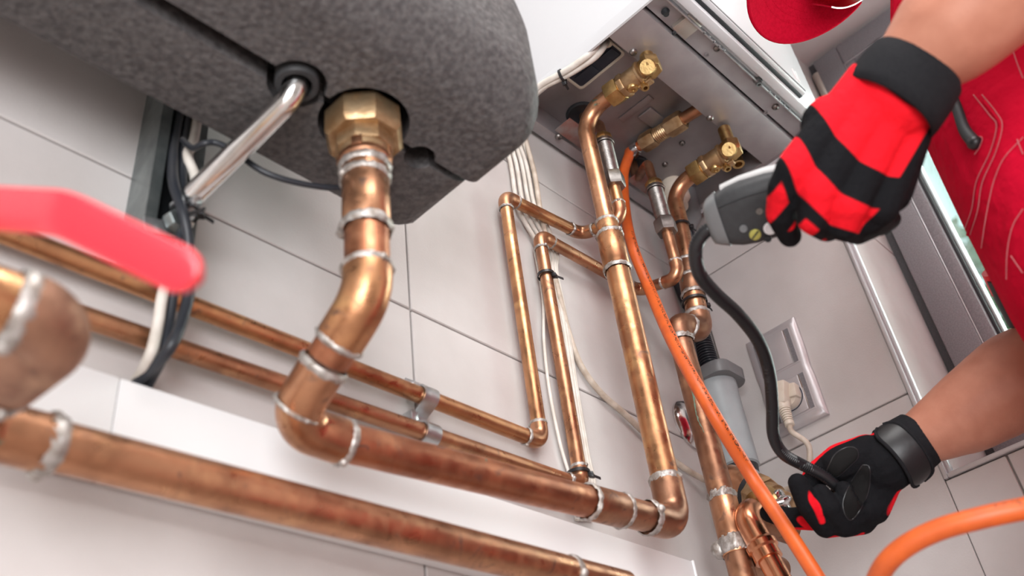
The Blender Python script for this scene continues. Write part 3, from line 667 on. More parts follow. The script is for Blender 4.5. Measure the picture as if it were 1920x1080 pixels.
P2 = [V((-.6, YT, .383)), V((.695, YT, .424)), V((.6945, YT, .751)), V((c2x, YT, .758)), V((c2x, c2y, .740)), V((c2x, c2y, .822))]
pipe_line(l2, P2, R1, 'copper', 'copper')
connector(l2, c2x, c2y, .815, .905)
_q = aZ(1186, 305, BZ+.037); MB().tube(fillet([(c2x, c2y, .91), (c2x, c2y, .945), (_q.x, min(_q.y, .535), .972), (_q.x, min(_q.y, .535), 1.01)], .014), .0066, 14).build('tail_pipe', 'copper_dark', l2)
# double clip holding both horizontals
cl = thing('pipe_clip', 'zinc double pipe clip screwed to the wall over the two thin pipes', 'pipe clip', wA(790, 770))
xc = wA(800, 775, .018).x; zz1 = .4485+.456*0; f1 = lambda P, x: P[0].lerp(P[1], (x-P[0].x)/(P[1].x-P[0].x)).z
za, zb = f1(P1, xc), f1(P2, xc); pts = []; e = R1+.0008
prof = [(YA-.001, za+.026), (YA-.0015, za+.011)]
for k in range(9): a = math.radians(75-150*k/8); prof.append((YT-e*math.cos(a), za+e*math.sin(a)))
prof += [(YA-.008, (za+zb)/2+.004), (YA-.008, (za+zb)/2-.004)]
for k in range(9): a = math.radians(75-150*k/8); prof.append((YT-e*math.cos(a), zb+e*math.sin(a)))
prof += [(YA-.0015, zb-.011), (YA-.001, zb-.022)]
b = MB(); rg = []
for i, (y, z) in enumerate(prof):
    a = prof[max(i-1, 0)]; c = prof[min(i+1, len(prof)-1)]; t_ = V((0, c[0]-a[0], c[1]-a[1])).normalized(); n_ = V((0, t_.z, -t_.y)); n_ = n_ if n_.y < 0 else -n_
    rg.append([V((xc+sx*.008, y, z))+n_*h for sx, h in ((-1, 0), (1, 0), (1, .0016), (-1, .0016))])
b.rings(rg); b.build('strap', 'zinc', cl, smooth=30)
MB().sphere((xc, YA-.003, za+.019), .0052, 14, 8, (1, .6, 1)).build('screw', 'zinc', cl)
MB().box((xc-.012, YA-.012, (za+zb)/2-.006), (xc-.004, YA, (za+zb)/2+.006)).build('base', 'zinc', cl, bevel=.001)

# ================================================================== BOILER RETURN LINE on the corner side
rl = thing('copper_riser_pipe', 'thick greenish-stained copper riser near the corner behind the orange hose, double elbow on top', 'pipe', (.875, .487, .45))
XR, YR = .875, .487
up0 = V((.921, .48, .705)); up1 = V((.934, .47, .905)); ud = (up1-up0).normalized()
ztr = .668
# lower 28 mm riser
MB().tube([(XR, YR, .335), (XR, YR, .645)], PR, 26).build('pipe', 'copper_dark', rl)
solder(rl, (XR, YR, .441), (0, 0, 1), PR, .009, .12); coupling(rl, (XR, YR, .375), (XR, YR, .437), PR*1.1, 'copper', rings=False); solder(rl, (XR, YR, .385), (0, 0, 1), PR*1.15, .014, .12)
tee = MB(); tee.tube([(XR+.01, YR-.004, .372), (XR+.06, YR-.01, .366)], PR*1.1, 20); tee.build('tee_branch', 'copper_dark', rl)
solder(rl, (XR, YR, .648), (0, 0, 1), PR*1.1, .006)
ca = V((XR, YR, .676)); cb = V((.920, .480, .672))
hx = (cb-ca).normalized()
MB().tube([ca-u*.03]+arc(ca, u, hx, .0185, 12)+[ca+hx*.022], PR*1.15, 26).build('elbow', 'copper_dark', rl)
MB().tube([cb-hx*.022]+arc(cb, hx, u, .0185, 12)+[cb+u*.03], PR*1.13, 26).build('elbow', 'copper_dark', rl)
solder(rl, ca+hx*.022, hx, PR*1.12, .005); solder(rl, cb+u*.03, u, PR*1.1, .005)
s0 = cb+u*.028
z0_, z1_ = aY(1296, 545, .48).z, aY(1293, 527, .48).z
pU = lambda z: up0.lerp(up1, (z-up0.z)/(up1.z-up0.z))
MB().tube([s0, pU(.735)], PR, 22).build('pipe', 'copper', rl)
coupling(rl, pU(.735), pU(.762), PR*1.1, 'copper_dark'); coupling(rl, pU(.762), pU(.79), PRs*1.2, 'copper_dark', 'reducer')
vb_ = V((up1.x, up1.y, .925)); vd = V((0, -1, -.03)).normalized()
MB().tube([pU(.78), pU(.86)]+arc(vb_, ud, vd, .032, 14)+[vb_+vd*.036], PRs, 22).build('bent_pipe', 'copper', rl)
boiler_valve(rl, vb_+vd*.034, vd)
# verdigris crust running down the riser
b = MB(); rg = []; rn = random.Random(3); nv_ = 40
vdir2 = (V((0, 0, .5))-V((XR, YR, .5))); vdir2.z = 0; vdir2.normalize(); sd2 = u.cross(vdir2)
for i in range(nv_):
    z_ = .645-.135*i/nv_; a0_ = -.30+.10*math.sin(i*.35)+rn.uniform(-.04, .04)+.12*i/nv_; wv_ = (.11+rn.uniform(-.05, .07))*(1-.6*i/nv_)
    rg.append([V((XR, YR, z_))+(vdir2*math.cos(a0_+q*wv_)+sd2*math.sin(a0_+q*wv_))*(PR+h_) for q, h_ in ((-1, -.0004), (-.6, .00035), (.6, .00035), (1, -.0004))])
M['verdigris'] = mat('verdigris', (.12, .25, .185), .8, 0, (.22, .27, .20), 300, 1, .4, 500)
b.rings(rg).build('verdigris_crust', 'verdigris', rl, smooth=60)
# ================================================================== GAS: copper stub, brass compression coupling, clamp, orange hose
GXX = .893
gp = [aX(1308, 206, GXX), aX(1215, 263, GXX)]
gd = (gp[1]-gp[0]).normalized()
gas = thing('orange_gas_hose', 'orange rubber hose clamped to a brass coupling under the boiler, falling and looping back', 'hose', gp[1])
MB().tube(fillet([gp[0]-gd*.045+V((0, 0, .03)), gp[0]-gd*.045, gp[0]+gd*.03], .015), .0088, 18).build('copper_stub', 'copper', gas)
g0 = aX(1282, 223, GXX); b = MB(); b.hexnut(g0, gd, .028, .0150, 6, .35, .08); b.build('compression_nut', 'bronze', gas)
pr = []
for k in range(7): pr += [(.028+.003*k, .0108), (.0295+.003*k, .0118)]
b = MB(); b.lathe(g0, gd, pr, 22); b.build('threaded_nipple', 'bronze', gas)
b = MB(); b.hexnut(g0+gd*.049, gd, .024, .0140, 6, .35, .08); b.lathe(g0+gd*.072, gd, [(0, .0075), (.02, .0065)], 16); b.build('hose_tail', 'bronze', gas)
hs = g0+gd*.073; HR = .0073
b = MB(); b.lathe(hs+gd*.006, gd, [(0, HR+.0008), (.0005, HR+.0018), (.0115, HR+.0018), (.012, HR+.0008)], 26); cq = V((0, 0, -1)); cq = (cq-gd*cq.dot(gd)).normalized()
b.obox(hs+gd*.012+cq*(HR+.003), gd*.005, cq*.003, gd.cross(cq)*.004); b.build('hose_clamp', 'chrome', gas, bevel=.0004)
hp = [hs, hs+gd*.022, aX(1180, 290, .890), aX(1169, 330, .884), aX(1173, 400, .870), aY(1187, 465, .507), aY(1217, 540, .503), aY(1259, 636, .462), aY(1325, 755, .425), D(1410, 895, .985), D(1470, 985, .94), D(1540, 1095, .88), D(1590, 1180, .82), D(1612, 1205, .75), D(1628, 1140, .70), D(1650, 1075, .67), D(1690, 1030, .655), D(1755, 995, .645), D(1835, 972, .635), D(1925, 953, .63), D(2010, 940, .635), V((.735, .17, .19)), V((.745, .205, .10)), V((.72, .24, -.1)), V((.70, .26, -.34)), V((.66, .30, -.435)), V((.45, .38, -.442)), V((.2, .40, -.442))]
hsp = spline(hp, 9)
MB().tube(hsp, HR, 20).build('hose', 'orange', gas, smooth=70)
# printed batch marks along the hose (worn ink, no readable words)
def hose_at(s):
    L = 0
    for a, c in zip(hsp, hsp[1:]):
        d = (c-a).length
        if L+d >= s: return a.lerp(c, (s-L)/d), (c-a).normalized()
        L += d
    return hsp[-1], (hsp[-1]-hsp[-2]).normalized()
rnd = random.Random(5)
b = MB()
def marks(px0, py0, px1, py1, nrows=2):
    """short worn ink dashes on the hose skin between two picture heights"""
    L = 0; prev = hsp[0]; ln_ = [0]
    for a, c in zip(hsp, hsp[1:]): L += (c-a).length; ln_.append(L)
    def s_near(px, py):
        d = ray(px, py).normalized(); return min(range(len(hsp)), key=lambda i: (hsp[i]-d*hsp[i].dot(d)).length/hsp[i].length)
    s_a, s_b = ln_[s_near(px0, py0)], ln_[s_near(px1, py1)]
    s_ = s_a
    while s_ < s_b:
        p, t_ = hose_at(s_); v_ = (V((0, 0, 0))-p).normalized(); v_ = (v_-t_*v_.dot(t_)).normalized(); sd = t_.cross(v_)
        for q in range(nrows):
            if rnd.random() < .55: continue
            an = .55+.16*q+rnd.uniform(-.05, .05); n_ = v_*math.cos(an)+sd*math.sin(an)*SIDE
            c_ = p+n_*(HR+.00012); w_ = t_.cross(n_)
            b.obox(c_, t_*rnd.uniform(.0003, .0009), w_*rnd.uniform(.0002, .0006), n_*.0001)
        s_ += .0017
SIDE = -1; marks(1187, 440, 1395, 870, 3)
SIDE = -1; marks(1860, 966, 1919, 954, 3)
b.build('print_marks', 'ink', gas, smooth=0)['kind'] = 'stuff'

# ================================================================== CORNER FITTINGS at the bottom: angled stop cock with new copper elbow
ft = thing('stop_valve', 'brass stop valve low in the corner with a shiny new copper pipe hanging from it', 'valve', D(1440, 930, 1.04))
CV = lambda px, py, d: D(px, py, d)
w0, w1 = CV(1372, 905, 1.13), CV(1440, 935, 1.085); wd = (w1-w0).normalized()
MB().lathe(w0, wd, [(-.018, .010), (-.014, .016), (-.006, .0200), (.004, .0210), (.03, .0205)], 26).build('copper_bend', 'copper', ft)
b = MB(); b.lathe(w0+wd*.028, wd, [(0, .0195), (.001, .0215), (.007, .0215), (.008, .0195)], 26); b.build('sealing_ring', 'rubber', ft)
b = MB(); b.hexnut(w0+wd*.034, wd, .018, .0235, 8, .2, .06); b.lathe(w0+wd*.052, wd, [(0, .019), (.012, .019), (.013, .016), (.04, .016)], 26); b.build('valve_body', 'bronze', ft)
x0_, x1_ = CV(1426, 935, 1.02), CV(1405, 975, .985)
ea, eb, ec = CV(1432, 938, 1.055), CV(1398, 968, 1.01), CV(1470, 1100, .955)
MB().lathe(ea, (eb-ea), [(-.012, .0135), (.004, .0135), (.006, .0155), (.016, .0155), (.018, .0125)], 24).build('brass_union', 'brass', ft)
dE = (ec-eb).normalized(); sw = (eb-ea).normalized()
MB().tube([eb-sw*.018]+arc(eb, sw, dE, .021, 14)+[eb+dE*.034], .0135, 26).build('press_elbow', 'copper_new', ft)
b = MB(); b.lathe(eb+dE*.030, dE, [(0, .0135), (.002, .0142), (.004, .0164), (.010, .0164), (.012, .0142), (.022, .0146), (.0225, .012)], 28); b.build('press_socket', 'copper_new', ft)
MB().tube([eb+dE*.045, ec, ec+dE*.1], .0118, 24).build('pipe', 'copper_new', ft)
# lower valve foot behind the hand and chrome star wheel
MB().lathe(CV(1438, 975, 1.065), (CV(1510, 1000, 1.09)-CV(1438, 975, 1.065)), [(-.01, .016), (.02, .018), (.034, .018), (.036, .012)], 24).build('drain_cap', 'copper_dark', ft)
hw = CV(1457, 944, 1.04); ha = (CV(1480, 938, 1.06)-hw).normalized(); rg = []
for h, sc in ((-.004, .8), (0, 1), (.008, 1), (.012, .8)):
    up_ = V((0, 0, 1)); w_ = ha.cross(up_).normalized(); u2 = w_.cross(ha)
    rg.append([hw+ha*h+(w_*math.cos(a)+u2*math.sin(a))*(.0125+.0022*math.cos(6*a))*sc for a in [2*math.pi*k/48 for k in range(48)]])
MB().rings(rg).build('handwheel', 'chrome', ft, smooth=50)
MB().tube([hw-ha*.02, hw+ha*.03], .005, 14).build('spindle', 'chrome', ft)

# ================================================================== CONDENSATE TRAP: grey cup, flange, corrugated black hose; chrome wall rose
TXc = XB-.062
tp0, tp1 = aX(1345, 712, TXc), aX(1386, 880, TXc)
tx, ty = (tp0.x+tp1.x)/2, (tp0.y+tp1.y)/2+.002; ztp, zbt = aX(1346, 722, TXc).z, aX(1384, 880, TXc).z
trap = thing('condensate_trap', 'grey plastic condensate cup with wide flange and ribbed black hose in the corner', 'trap', (tx, ty, zbt))
MB().lathe((tx, ty, zbt), (0, 0, 1), [(-.0185, .0215), (-.018, .0225), (-.002, .0225), (0, .0250), (.001, .0262), (ztp-zbt-.014, .0262), (ztp-zbt-.012, .0272), (ztp-zbt, .0272)], 36).build('cup', 'grey', trap)
MB().lathe((tx, ty, zbt-.019), (0, 0, 1), [(0, .0215), (.019, .0240)], 36).build('cup_base', 'grey_dark', trap)
b = MB(); rg = []
for h, k in ((-.001, .90), (0, .97), (.016, 1.0), (.0175, .98)):
    ring = []
    for a in [2*math.pi*i/48 for i in range(48)]:
        ca, sa = math.cos(a), math.sin(a); r_ = .041/max(abs(ca)**6+abs(sa)**6, 1e-9)**(1/6)*.86; r_ = min(r_, .0415)
        ring.append(V((tx+ca*r_*k*.92, ty+sa*r_*k, ztp+h)))
    rg.append(ring)
b.rings(rg).build('flange', 'grey_mid', trap, smooth=40)
pr = []; hz0, hz1 = ztp+.0165, ztp+.125; n = 26
for k in range(n): pr += [(hz0-ztp+(hz1-hz0)*k/n, .0102), (hz0-ztp+(hz1-hz0)*(k+.35)/n, .0132), (hz0-ztp+(hz1-hz0)*(k+.65)/n, .0132)]
MB().lathe((tx, ty, ztp), (.0, .02, 1), pr, 24).build('corrugated_hose', 'cable_black', trap)
MB().tube(spline([(tx, ty+.002, hz1-.004), (tx-.008, ty+.006, hz1+.05), (.995, .525, .86), (.99, .52, .93)], 8), .0105, 16).build('upper_hose', 'cable_black', trap)
rc = wA(1294, 798, .001)
t = thing('wall_rose', 'polished chrome cover disc on the wall behind the copper riser', 'wall rose', rc)
MB().lathe(rc, (0, -1, 0), [(-.001, .034), (.002, .034), (.006, .031), (.010, .024), (.012, .019), (.012, .014)], 44).build('disc', 'chrome', t)

# ================================================================== CHROME DISCHARGE PIPE, STRUT CHANNEL, CABLES
cx0, cy0, _r0 = GX['vent']
cp = thing('chrome_discharge_pipe', 'bent chrome tube running from the grey shell back to the wall channel', 'pipe', (cx0, cy0, SZ0))
ce = wA(352, 376, .052); cs = V((cx0, cy0, .549))
MB().tube(fillet([(cx0, cy0, .62), cs, ce], .022, 12), .0088, 24).build('tube', 'chrome', cp)
MB().lathe((cx0, cy0, .5615), (0, 0, -1), [(-.03, .0160), (.004, .0160), (.0055, .0150), (.0055, .0112), (-.006, .0105)], 32).build('sealing_collar', 'grey_dark', cp)
MB().lathe(ce-(ce-cs).normalized()*.001, (cs-ce), [(-.0005, .0088), (-.0005, .0065), (.02, .0065)], 24, cap=False).build('rim', 'zinc', cp)
ra, rb_ = .2165, .2565; rz0, rz1 = .466, .95; fo = .036
st = thing('strut_channel', 'galvanised steel channel fixed upright to the wall behind the shell', 'rail', (.236, YA, rz0))
b = MB(); pf = [(ra, YA), (ra, YA-fo), (ra+.009, YA-fo), (ra+.009, YA-fo+.007), (ra+.0072, YA-fo+.007), (ra+.0072, YA-fo+.0018), (ra+.0018, YA-fo+.0018), (ra+.0018, YA-.0018)]
pf = pf+[(ra+rb_-x, y) for x, y in reversed(pf)]
b.rings([[V((x, y, z)) for x, y in pf] for z in (rz0, rz1)]); b.build('profile', 'galv', st, smooth=0)
MB().box((ra+.0019, YA-.008, rz0+.001), (rb_-.0019, YA-.0019, rz1)).build('inner_shade', 'rubber', st)  # black slab: shade inside the steel channel put in as colour
q = wA(335, 402, .045); b = MB(); b.hexnut(q, (.2, -1, .1), .010, .010, 6, .2, .1); b.lathe(q, (.2, -1, .1), [(-.02, .0045), (.02, .0045)], 12); b.build('clamp_nut', 'zinc', st)
q = wA(322, 420, .045); b = MB(); b.hexnut(q, (.2, -1, .1), .008, .009, 6, .5, .1); b.build('clamp_nut', 'galv', st)
q = wA(300, 425, .04); MB().obox(q, (.012, 0, .003), (0, .001, 0), (-.001, 0, .006)).build('clamp_plate', 'zinc', st, bevel=.0008)
def cable(name, label, pts, r, m, group=None, cat='cable', n=12):
    p = spline(pts, 7); o = MB().tube(p, r, n).build(name, m, smooth=70)
    return tag(o, label, cat, group)
cable('black_cable', 'black cable hanging down the wall channel, curving out farthest at its foot', [(.238, YA-.03, .75), wA(333, 230, .03), wA(325, 300, .04), wA(326, 345, .052), wA(342, 395, .058), wA(353, 450, .055), wA(356, 530, .047), wA(345, 590, .045), wA(320, 650, .046), wA(276, 700, .018), wA(254, 722, .006)], .0041, 'cable_black')
cable('black_cable', 'black cable beside the channel that runs straighter, crossing behind the other black one', [(.246, YA-.03, .75), wA(350, 235, .03), wA(345, 300, .04), wA(342, 350, .046), wA(346, 395, .048), wA(336, 460, .048), wA(326, 540, .040), wA(318, 600, .036), wA(308, 660, .036), wA(287, 705, .016), wA(274, 727, .005)], .0036, 'cable_black')
cable('white_cable', 'single white cable hanging with the two black ones by the channel', [(.250, YA-.03, .75), wA(366, 248, .035), wA(352, 290, .045), wA(366, 335, .047), wA(362, 390, .044), wA(334, 470, .044), wA(307, 545, .040), wA(296, 610, .036), wA(284, 660, .034), wA(266, 698, .015), wA(256, 714, .005)], .0040, 'cable_white')
cable('sensor_cable', 'thin black sensor lead looping under the grey shell towards the brass nut', [wA(342, 262, .05), aY(362, 278, .49), aY(380, 270, .475), aY(405, 268, .47), aY(440, 285, .462), aY(500, 325, .45), aY(580, 347, .44), aY(650, 350, .43), aY(720, 318, .415), aY(752, 285, .405), aY(768, 262, .398), (.36, .395, .60)], .0024, 'cable_black')
t = tie(wA(347, 398, .052), (0, 0, 1), .0095, 'black cable tie with a long tail around the cables at the wall channel', RT-UP*.1)
p = wA(356, 402, .062); MB().tube([p, p+RT*.012+UP*.004-FW*.004], .0011, 8).build('tail_end', 'black', t)
# white sheathed cables coming down the wall behind the thin pipes
def wc(lab, pts, r=.0028, m='cable_white'): return cable('sheathed_cable', lab, pts, r, m, 'white cables clipped behind the thin copper pipes')
for k in range(5):
    o_ = [948, 958, 968, 976, 985][k]; e_ = [1030, 1037, 1043, 1047, 1049][k]
    wc(('white sheathed cable, outermost of five in the bundle behind the thin copper pipes', 'white sheathed cable, second of the five in the bundle from its outer edge', 'white sheathed cable in the middle of the five in the bundle behind the thin pipes', 'white sheathed cable, fourth of the five in the bundle from its outer edge', 'white sheathed cable, fifth of the bundle, the one nearest the boiler')[k], [wA(o_-22-3*k, 200, .006+.001*k), wA(o_+8, 300, .006), wA(o_+24+k, 390, .006), wA((o_+e_)/2+26, 470, .0065), wA(e_-6, 510, .007), wA(e_+12, 600, .0072), wA(e_+30, 720, .007), wA(e_+48+k, 850, .0065), wA(e_+56+k*2, 905, .0065), wA(e_+58+k, 940, .008), wA(e_+52+k, 975, .004)])
wc('thin white cable bowing out on the outer side of the thin copper pipe', [wA(1003, 470, .006), wA(1018, 560, .006), wA(1020, 640, .006), wA(1030, 730, .006), wA(1050, 830, .006), wA(1072, 905, .006), wA(1082, 960, .006)], .0018)
wc('beige sheathed cable leaning across the top of the white bundle', [wA(968, 200, .009), wA(990, 280, .010), wA(1003, 330, .011), wA(1012, 390, .010), wA(1022, 440, .009)], .0034, 'cable_beige')
tie(V((.6945, YT, wA(1023, 516, .018).z)), (0, 0, 1), .0090, 'black cable tie halfway up the thin pipe that stands nearer the boiler', RT*.9-FW*.5)
tie(V((.6955, YT+.002, wA(1090, 888, .018).z)), (0, 0, 1), .0108, 'black cable tie at the foot of the thin pipe, above its bottom elbow', RT*.95-FW*.3)
tie(pU(.852), ud, .0122, 'black cable tie high on the corner riser, just under the valve bend', RT)
tie(V((.9215, .4795, .722)), u, PR*1.06+.0006, 'black cable tie around the thick riser just above its double elbow', RT*.9+UP*-.2)
cable('corner_lead', 'thin black twisted lead hanging in the corner behind the riser', [(.955, .50, .90), aY(1297, 430, .50), aY(1300, 470, .51), aY(1285, 520, .51), aY(1285, 560, .51), (.94, .51, .64)], .0022, 'cable_black')

# ================================================================== SOCKET PLATE, PLUG AND FLEX
PC = (wB(1492.5, 596)+wB(1440, 753)+wB(1558.7, 774.8)+wB(1403, 646))/4; PC = V((XB, (.3235+.5)/2, 0)) if False else PC
hy, hz = .0395, .0765
py_, pz_ = wB(1520, 690).y+.0360, (wB(1492.5, 596).z+wB(1558.7, 774.8).z)/2
pl = thing('socket_plate', 'silver double wall plate with a rocker switch over a socket', 'socket', (XB, py_, pz_))
def rrect(cy, cz, a, c, r, x, n=6):
    out = []
    for sy, sz, g0_ in ((1, 1, 0), (-1, 1, 90), (-1, -1, 180), (1, -1, 270)):
        for k in range(n): q = math.radians(g0_+90*k/(n-1)); out.append(V((x, cy+sy*(a-r)+math.cos(q)*r, cz+sz*(c-r)+math.sin(q)*r)))
    return out
def plate_ring(x0, x1, waist):
    b = MB(); N_ = 16; outer = []
    def out(x, ins):
        pts = []
        for k in range(N_): t_ = k/N_; z = hz-2*hz*t_; pts.append(V((x, py_+hy-ins-waist*math.exp(-((z)/.012)**2), pz_+z*(1-ins/hz))))
        for k in range(4): pts.append(V((x, py_+(hy-ins)-(2*(hy-ins))*k/4, pz_-hz+ins)))
        for k in range(N_): t_ = k/N_; z = -hz+2*hz*t_; pts.append(V((x, py_-hy+ins+waist*math.exp(-((z)/.012)**2), pz_+z*(1-ins/hz))))
        for k in range(4): pts.append(V((x, py_-(hy-ins)+(2*(hy-ins))*k/4, pz_+hz-ins)))
        return pts
    b.rings([out(XB-.0003, 0), out(XB-.004, .0002), out(XB-.008, .004), out(XB-.0088, .010)]); return b
plate_ring(0, 0, .0014).build('frame', 'alu', pl, smooth=40)
for cz_ in (pz_+.0355, pz_-.0355):
    MB().rings([rrect(py_, cz_, .0288, .0288, .001, XB-.0086), rrect(py_, cz_, .0288, .0288, .001, XB-.0092), rrect(py_, cz_, .0275, .0275, .001, XB-.0094)]).build('inner_frame', 'alu', pl)
    for sy in (-1, 1):
        MB().box((XB-.0098, py_+sy*.0245-.0032, cz_-.0262), (XB-.0090, py_+sy*.0245+.0032, cz_+.0262)).build('side_groove', 'frame_grey', pl)
        MB().box((XB-.0104, py_+sy*.0208-.0007, cz_-.0262), (XB-.0090, py_+sy*.0208+.0007, cz_+.0262)).build('edge_strip', 'chrome', pl)
zs = pz_+.0355; b = MB(); b.add([(XB-.0120, py_+.0198, zs+.026), (XB-.0120, py_-.0198, zs+.026), (XB-.0105, py_-.0198, zs-.026), (XB-.0105, py_+.0198, zs-.026), (XB-.009, py_+.0198, zs+.026), (XB-.009, py_-.0198, zs+.026), (XB-.009, py_-.0198, zs-.026), (XB-.009, py_+.0198, zs-.026)], [(0, 1, 2, 3), (7, 6, 5, 4), (0, 4, 5, 1), (1, 5, 6, 2), (2, 6, 7, 3), (3, 7, 4, 0)])
b.build('rocker', 'alu', pl, bevel=.0008)
zk = pz_-.0355
MB().rings([rrect(py_, zk, .0198, .026, .001, XB-.009), rrect(py_, zk, .0198, .026, .001, XB-.0108), rrect(py_, zk, .0190, .0252, .001, XB-.0112)]).build('socket_face', 'alu', pl)
MB().lathe((XB-.0111, py_, zk), (-1, 0, 0), [(0, .0192), (.0004, .0192), (.0004, .0178), (-.012, .0172), (-.012, .001)], 40, cap=False).build('socket_well', 'navy', pl)
pg = thing('power_plug', 'ivory angled mains plug pushed into the silver socket with its flex looping off', 'plug', (XB-.02, py_, zk))
MB().lathe((XB+.0005, py_, zk), (-1, 0, 0), [(0, .0165), (.017, .0165), (.0215, .0155), (.023, .012)], 32).build('plug_body', 'ivory', pg)
MB().obox((XB-.026, py_+.002, zk+.001), (.0125, 0, 0), (0, .0100, .003), (0, -.0045, .0150)).build('plug_grip', 'ivory', pg, bevel=.003)
MB().obox((XB-.020, py_-.012, zk+.001), (.007, 0, 0), (0, .0060, .001), (0, -.001, .0095)).build('plug_shoulder', 'ivory', pg, bevel=.002)
pa = V((XB-.029, py_+.004, zk-.012)); pdv = V((-.12, -.06, -1)).normalized()
pr = [(0, .0088), (.010, .0082)]
for k in range(6): pr += [(.010+.0034*k, .0078-.0003*k), (.0120+.0034*k, .0078-.0003*k), (.0121+.0034*k, .0060-.0002*k), (.0133+.0034*k, .0060-.0002*k)]
pr += [(.031, .0064), (.036, .0062), (.037, .0045)]
MB().lathe(pa, pdv, pr, 20).build('strain_relief', 'ivory', pg)
q = pa+pdv*.034
MB().tube(spline([q, q+pdv*.012, aX(1514, 832, XB-.026), aX(1518, 865, XB-.021), aX(1508, 898, XB-.014), aX(1480, 916, XB-.012), aX(1440, 922, XB-.011), wB(1400, 915, .010), wB(1365, 912, .012), wA(1330, 903, .010), wA(1300, 888, .008), wA(1262, 862, .006), wA(1225, 828, .006), wA(1170, 775, .006), wA(1130, 740, .006), wA(1098, 700, .006), wA(1078, 660, .006), wA(1062, 610, .007), wA(1050, 560, .0085), wA(1040, 520, .0075)], 8), .0036, 14).build('flex', 'cable_beige', pg, smooth=70)
# white cables tied along the left edge of the boiler's underside
for k, (lab, dx) in enumerate((('white cable strapped along the edge of the boiler underside, outer one', 0), ('white cable strapped along the edge of the boiler underside, entering the second grommet', 1))):
    zc = plate_z-.008
    pts = [aZ(985+6*dx, 190, BZ-.008), aZ(1012+5*dx, 161+3*dx, BZ-.008), aZ(1052+5*dx, 138+6*dx, BZ-.008), aZ(1082+6*dx, 119+7*dx, BZ-.007), aZ(1106+11*dx, 101+5*dx, BZ-.002), aZ(1122+12*dx, 86-1*dx, BZ+.014), aZ(1128+10*dx, 78, plate_z-.002)]
    cable('boiler_cable', lab, pts, .0042, 'cable_white', None)
tie(aZ(1054, 142, BZ-.008), (aZ(1082, 120, BZ)-aZ(1012, 160, BZ)), .0078, 'black cable tie holding the white cables to the boiler underside', -UP*.9+RT*.3)

# ================================================================== GAS DETECTOR held by the person
det = thing('gas_detector', 'dark grey hand-held gas leak detector with black bendy neck, held under the boiler', 'detector', D(1440, 400, .755))
da, db = D(1336, 416, .785), D(1660, 312, .742); dx = (db-da).normalized()
dn_ = (FW*.96+UP*.28); dn_ = (dn_-dx*dn_.dot(dx)).normalized(); dy = dn_.cross(dx)      # dn_ away from the viewer, dy up the picture
if dy.dot(UP) < 0: dy = -dy
def dsec(s, hh, tt, off=0, e=3.4, n=40):
    out = []
    for k in range(n):
        a = 2*math.pi*k/n; ca, sa = math.cos(a), math.sin(a)
        out.append(da+dx*s+dy*(off+hh*math.copysign(abs(ca)**(2/e), ca))+dn_*(tt*math.copysign(abs(sa)**(2/e), sa)))
    return out
b = MB(); b.rings([dsec(.007, .0200, .0150), dsec(.009, .0212, .016), dsec(.018, .0245, .0178), dsec(.03, .0262, .0187), dsec(.05, .0262, .0187), dsec(.085, .0225, .0175), dsec(.125, .0205, .0165), dsec(.140, .0195, .016), dsec(.143, .0175, .014)])
b.build('housing', 'grey_dark', det, smooth=50)
b = MB(); b.rings([dsec(-.0045, .010, .008, -.004, 2.4), dsec(-.003, .0165, .012, -.001, 2.8), dsec(.001, .0190, .0145), dsec(.0085, .0222, .0168)]); b.build('nose_ring', 'grey_mid', det, smooth=50)
def on_face(px, py, lift=0.0):
    r_ = ray(px, py); pl_ = da-dn_*.0185; t_ = pl_.dot(dn_)/r_.dot(dn_); return r_*t_-dn_*lift
b = MB(); rg = []
for s, h_, w_ in ((.014, .0235, .0008), (.03, .0258, .002), (.05, .0260, .0045), (.07, .0245, .008), (.1, .0225, .0115), (.14, .0205, .012)):
    c = da+dx*s+dy*h_; rg.append([c-dn_*w_+dy*-.0015, c+dn_*.008-dy*.0015, c+dn_*.008+dy*.0018, c-dn_*(w_-.001)+dy*.0018])
b.rings(rg); b.build('top_cover', 'silver_plastic', det, smooth=40)
for px, py, r_, m_, nm in ((1424, 396, .0028, 'steel', 'screw'), (1394, 429, .0032, 'grey_mid', 'screw'), (1440, 448, .0030, 'rubber', 'screw')):
    MB().lathe(on_face(px, py, .0002), -dn_, [(-.0005, r_), (.0006, r_*.9), (.0006, r_*.4), (.0001, r_*.3)], 18).build(nm, m_, det)
M['yellow'] = mat('yellow_green_screw', (.42, .40, .10), .4, .4)
sc_ = MB().lathe(on_face(1416, 440, .0002), -dn_, [(-.0005, .0046), (.0005, .0044), (.0007, .004)], 22).build('slot_screw', 'yellow', det)
MB().obox(on_face(1416, 440, .0009), (dx*.8+dy*.6)*.0040, (dx*-.6+dy*.8)*.0006, dn_*.0003).build('slot', 'rubber', sc_)
MB().lathe(on_face(1444, 428, .0002), -dn_, [(-.0005, .0052), (.0008, .005), (.0008, .0033), (-.0002, .003)], 22).build('charging_port', 'white_plastic', det)
b = MB()
for s0_, s1_, o_ in ((.0095, .078, .0165),): b.tube([da+dx*s0_+dy*(o_-.002)-dn_*.0165, da+dx*.03+dy*o_-dn_*.0184, da+dx*s1_+dy*(o_-.001)-dn_*.0180], .0004, 6)
b.build('seam', 'rubber', det)
gn = [D(1345, 424, .78), D(1332, 428, .782), D(1316, 441, .785), D(1304, 468, .79), D(1311, 512, .80), D(1342, 551, .82), D(1384, 590, .845), D(1422, 640, .87), D(1442, 698, .895), D(1448, 760, .915), D(1450, 815, .93), D(1468, 850, .94), D(1505, 872, .945), D(1545, 893, .945), D(1572, 915, .945)]
gsp = spline(gn, 10); L = 0; fine = [gsp[0]]; pitch = .0011
